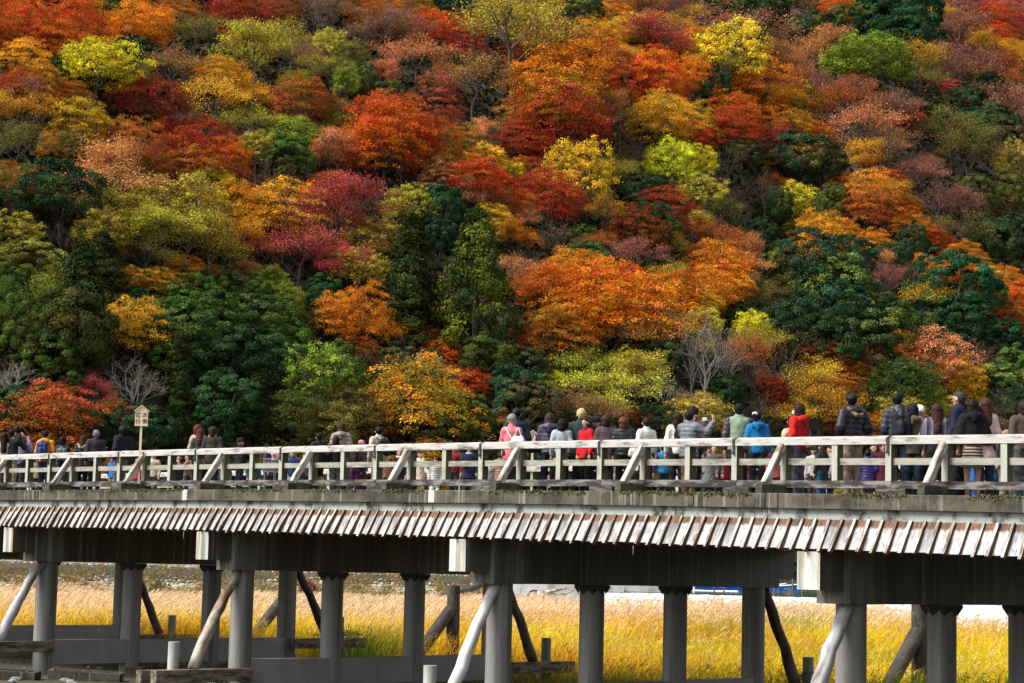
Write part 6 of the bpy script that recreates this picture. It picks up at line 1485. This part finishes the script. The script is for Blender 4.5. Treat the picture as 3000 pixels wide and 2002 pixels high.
# shopping trolley of wire beside the bearded man
Xt = who('bearded man')[0].location[0]; mb = MB()
for i in range(9):
    t = -.25 + .5 * i / 8; mb.tube([(t, -.2, .62), (t * .9, -.2, .95)], .005, 4); mb.tube([(t, .2, .62), (t * .9, .2, .95)], .005, 4)
for z in (.62, .73, .84, .95):
    for yy in (-.2, .2): mb.tube([(-.26, yy, z), (.26, yy, z)], .006, 4)
    for xx in (-.25, .25): mb.tube([(xx, -.2, z), (xx, .2, z)], .006, 4)
for xx in (-.2, .2):
    for yy in (-.17, .17): mb.tube([(xx, yy, .62), (xx, yy, .06)], .008, 4); mb.tube([(xx, yy - .012, .05), (xx, yy + .012, .05)], .05, 8)
o = link('wire_trolley', mb.mesh('wire_trolley', [flat('steel_wire', (.45, .47, .50), .4, .8)])); o.location = (Xt + 1.1, 1.9, deckz(Xt + 1.1)); tag(o, 'grey wire shopping trolley right of the bearded man', 'trolley')

# signboards lashed to the railing
def signboard(X, Y, ztop, s, label, text):
    root = empty('signboard', (X, Y, deckz(X)), math.atan2(RH[1], RH[0]) + 0.12, label, 'signboard', 'wooden signboards on the bridge')
    s_w = s * .9
    hgt = ztop - deckz(X); w_ = .140 * s; hb_ = .43 * s; pk_ = .09 * s
    mb = MB(); v = [(-w_, -.02, hgt - hb_), (w_, -.02, hgt - hb_), (w_, -.02, hgt - pk_), (0, -.02, hgt), (-w_, -.02, hgt - pk_)]
    mb.add(v + [(a, .0, c) for a, b_, c in v], [(0, 1, 2, 3, 4), (9, 8, 7, 6, 5), (0, 5, 6, 1), (1, 6, 7, 2), (2, 7, 8, 3), (3, 8, 9, 4), (4, 9, 5, 0)])
    link('board', mb.mesh('board', [M['sign']]), root)
    mb = MB()
    for sx in (-1, 1):
        e = np.array([sx * (w_ + .03), -.045, hgt - pk_ - .03]); t_ = np.array([0, -.045, hgt + .015])
        mb.add([e, t_, t_ + [0, .07, 0], e + [0, .07, 0], e + [0, 0, .025], t_ + [0, 0, .025], t_ + [0, .07, .025], e + [0, .07, .025]], [(0, 1, 5, 4), (1, 2, 6, 5), (2, 3, 7, 6), (3, 0, 4, 7), (4, 5, 6, 7), (3, 2, 1, 0)])
    link('roof_strip', mb.mesh('roof_strip', [M['sign']]), root)
    mb = MB(); mb.box(-.028, .028, .001, .05, 0.02, hgt - hb_ + .2); link('pole', mb.mesh('pole', [M['sign']]), root)
    if text:
        for ch, x_, z_ in text:
            cu = bpy.data.curves.new('lettering', 'FONT'); cu.body = ch; cu.size = .115 * s; cu.align_x = 'CENTER'; cu.align_y = 'CENTER'; cu.extrude = .0006; cu.offset = .002
            cu.materials.append(M['ink']); tmp = bpy.data.objects.new('lettering_tmp', cu); col.objects.link(tmp); bpy.context.view_layer.update(); me_ = bpy.data.meshes.new_from_object(tmp.evaluated_get(bpy.context.evaluated_depsgraph_get())); bpy.data.objects.remove(tmp); t = bpy.data.objects.new('lettering', me_); col.objects.link(t); t.parent = root
            t.location = (x_ * s, -.0225, hgt + z_ * s); t.rotation_euler = (math.pi / 2, 0, 0)
    return root
Xs = 0.0
for it in range(20):
    u_ = project((Xs, -.06, 6.6))[0]; u2 = project((Xs + .1, -.06, 6.6))[0]; Xs += (416 - u_) / ((u2 - u_) / .1)
zt_ = 6.0 + (1200 - project((Xs, -.06, 6.0))[1]) / (project((Xs, -.06, 7.0))[1] - project((Xs, -.06, 6.0))[1])
sb = signboard(Xs, -.09, zt_, 1.18, 'tall house-shaped wooden signboard with black characters tied to the near railing', [('左', .075, -.19), ('側', .075, -.33), ('通', -.075, -.20), ('行', -.075, -.34)])
sb.location.z = zr(Xs) - 1.04
mb = MB(); mb.tube([(0.03, -.12, 0), (.0, -.16, .0), (-.03, -.12, 0), (-.02, .1, .02), (.05, .1, .02), (.03, -.12, 0)], .006, 4); mb.tube([(0, -.16, 0), (-.10, -.22, .03)], .006, 4)
o = link('tie_wire', mb.mesh('tie_wire', [M['boat_white']]), sb); o.location = (0, .06, .74)
Xf = 10.0
for it in range(20):
    u_ = project((Xf, W - .1, 6.6))[0]; u2 = project((Xf + .1, W - .1, 6.6))[0]; Xf += (1562 - u_) / ((u2 - u_) / .1)
zf_ = 6.0 + (1265 - project((Xf, W - .1, 6.0))[1]) / (project((Xf, W - .1, 7.0))[1] - project((Xf, W - .1, 6.0))[1])
signboard(Xf, W - .12, zf_, 1.25, 'smaller-looking house-shaped signboard at the far railing behind the violet jacket', None)
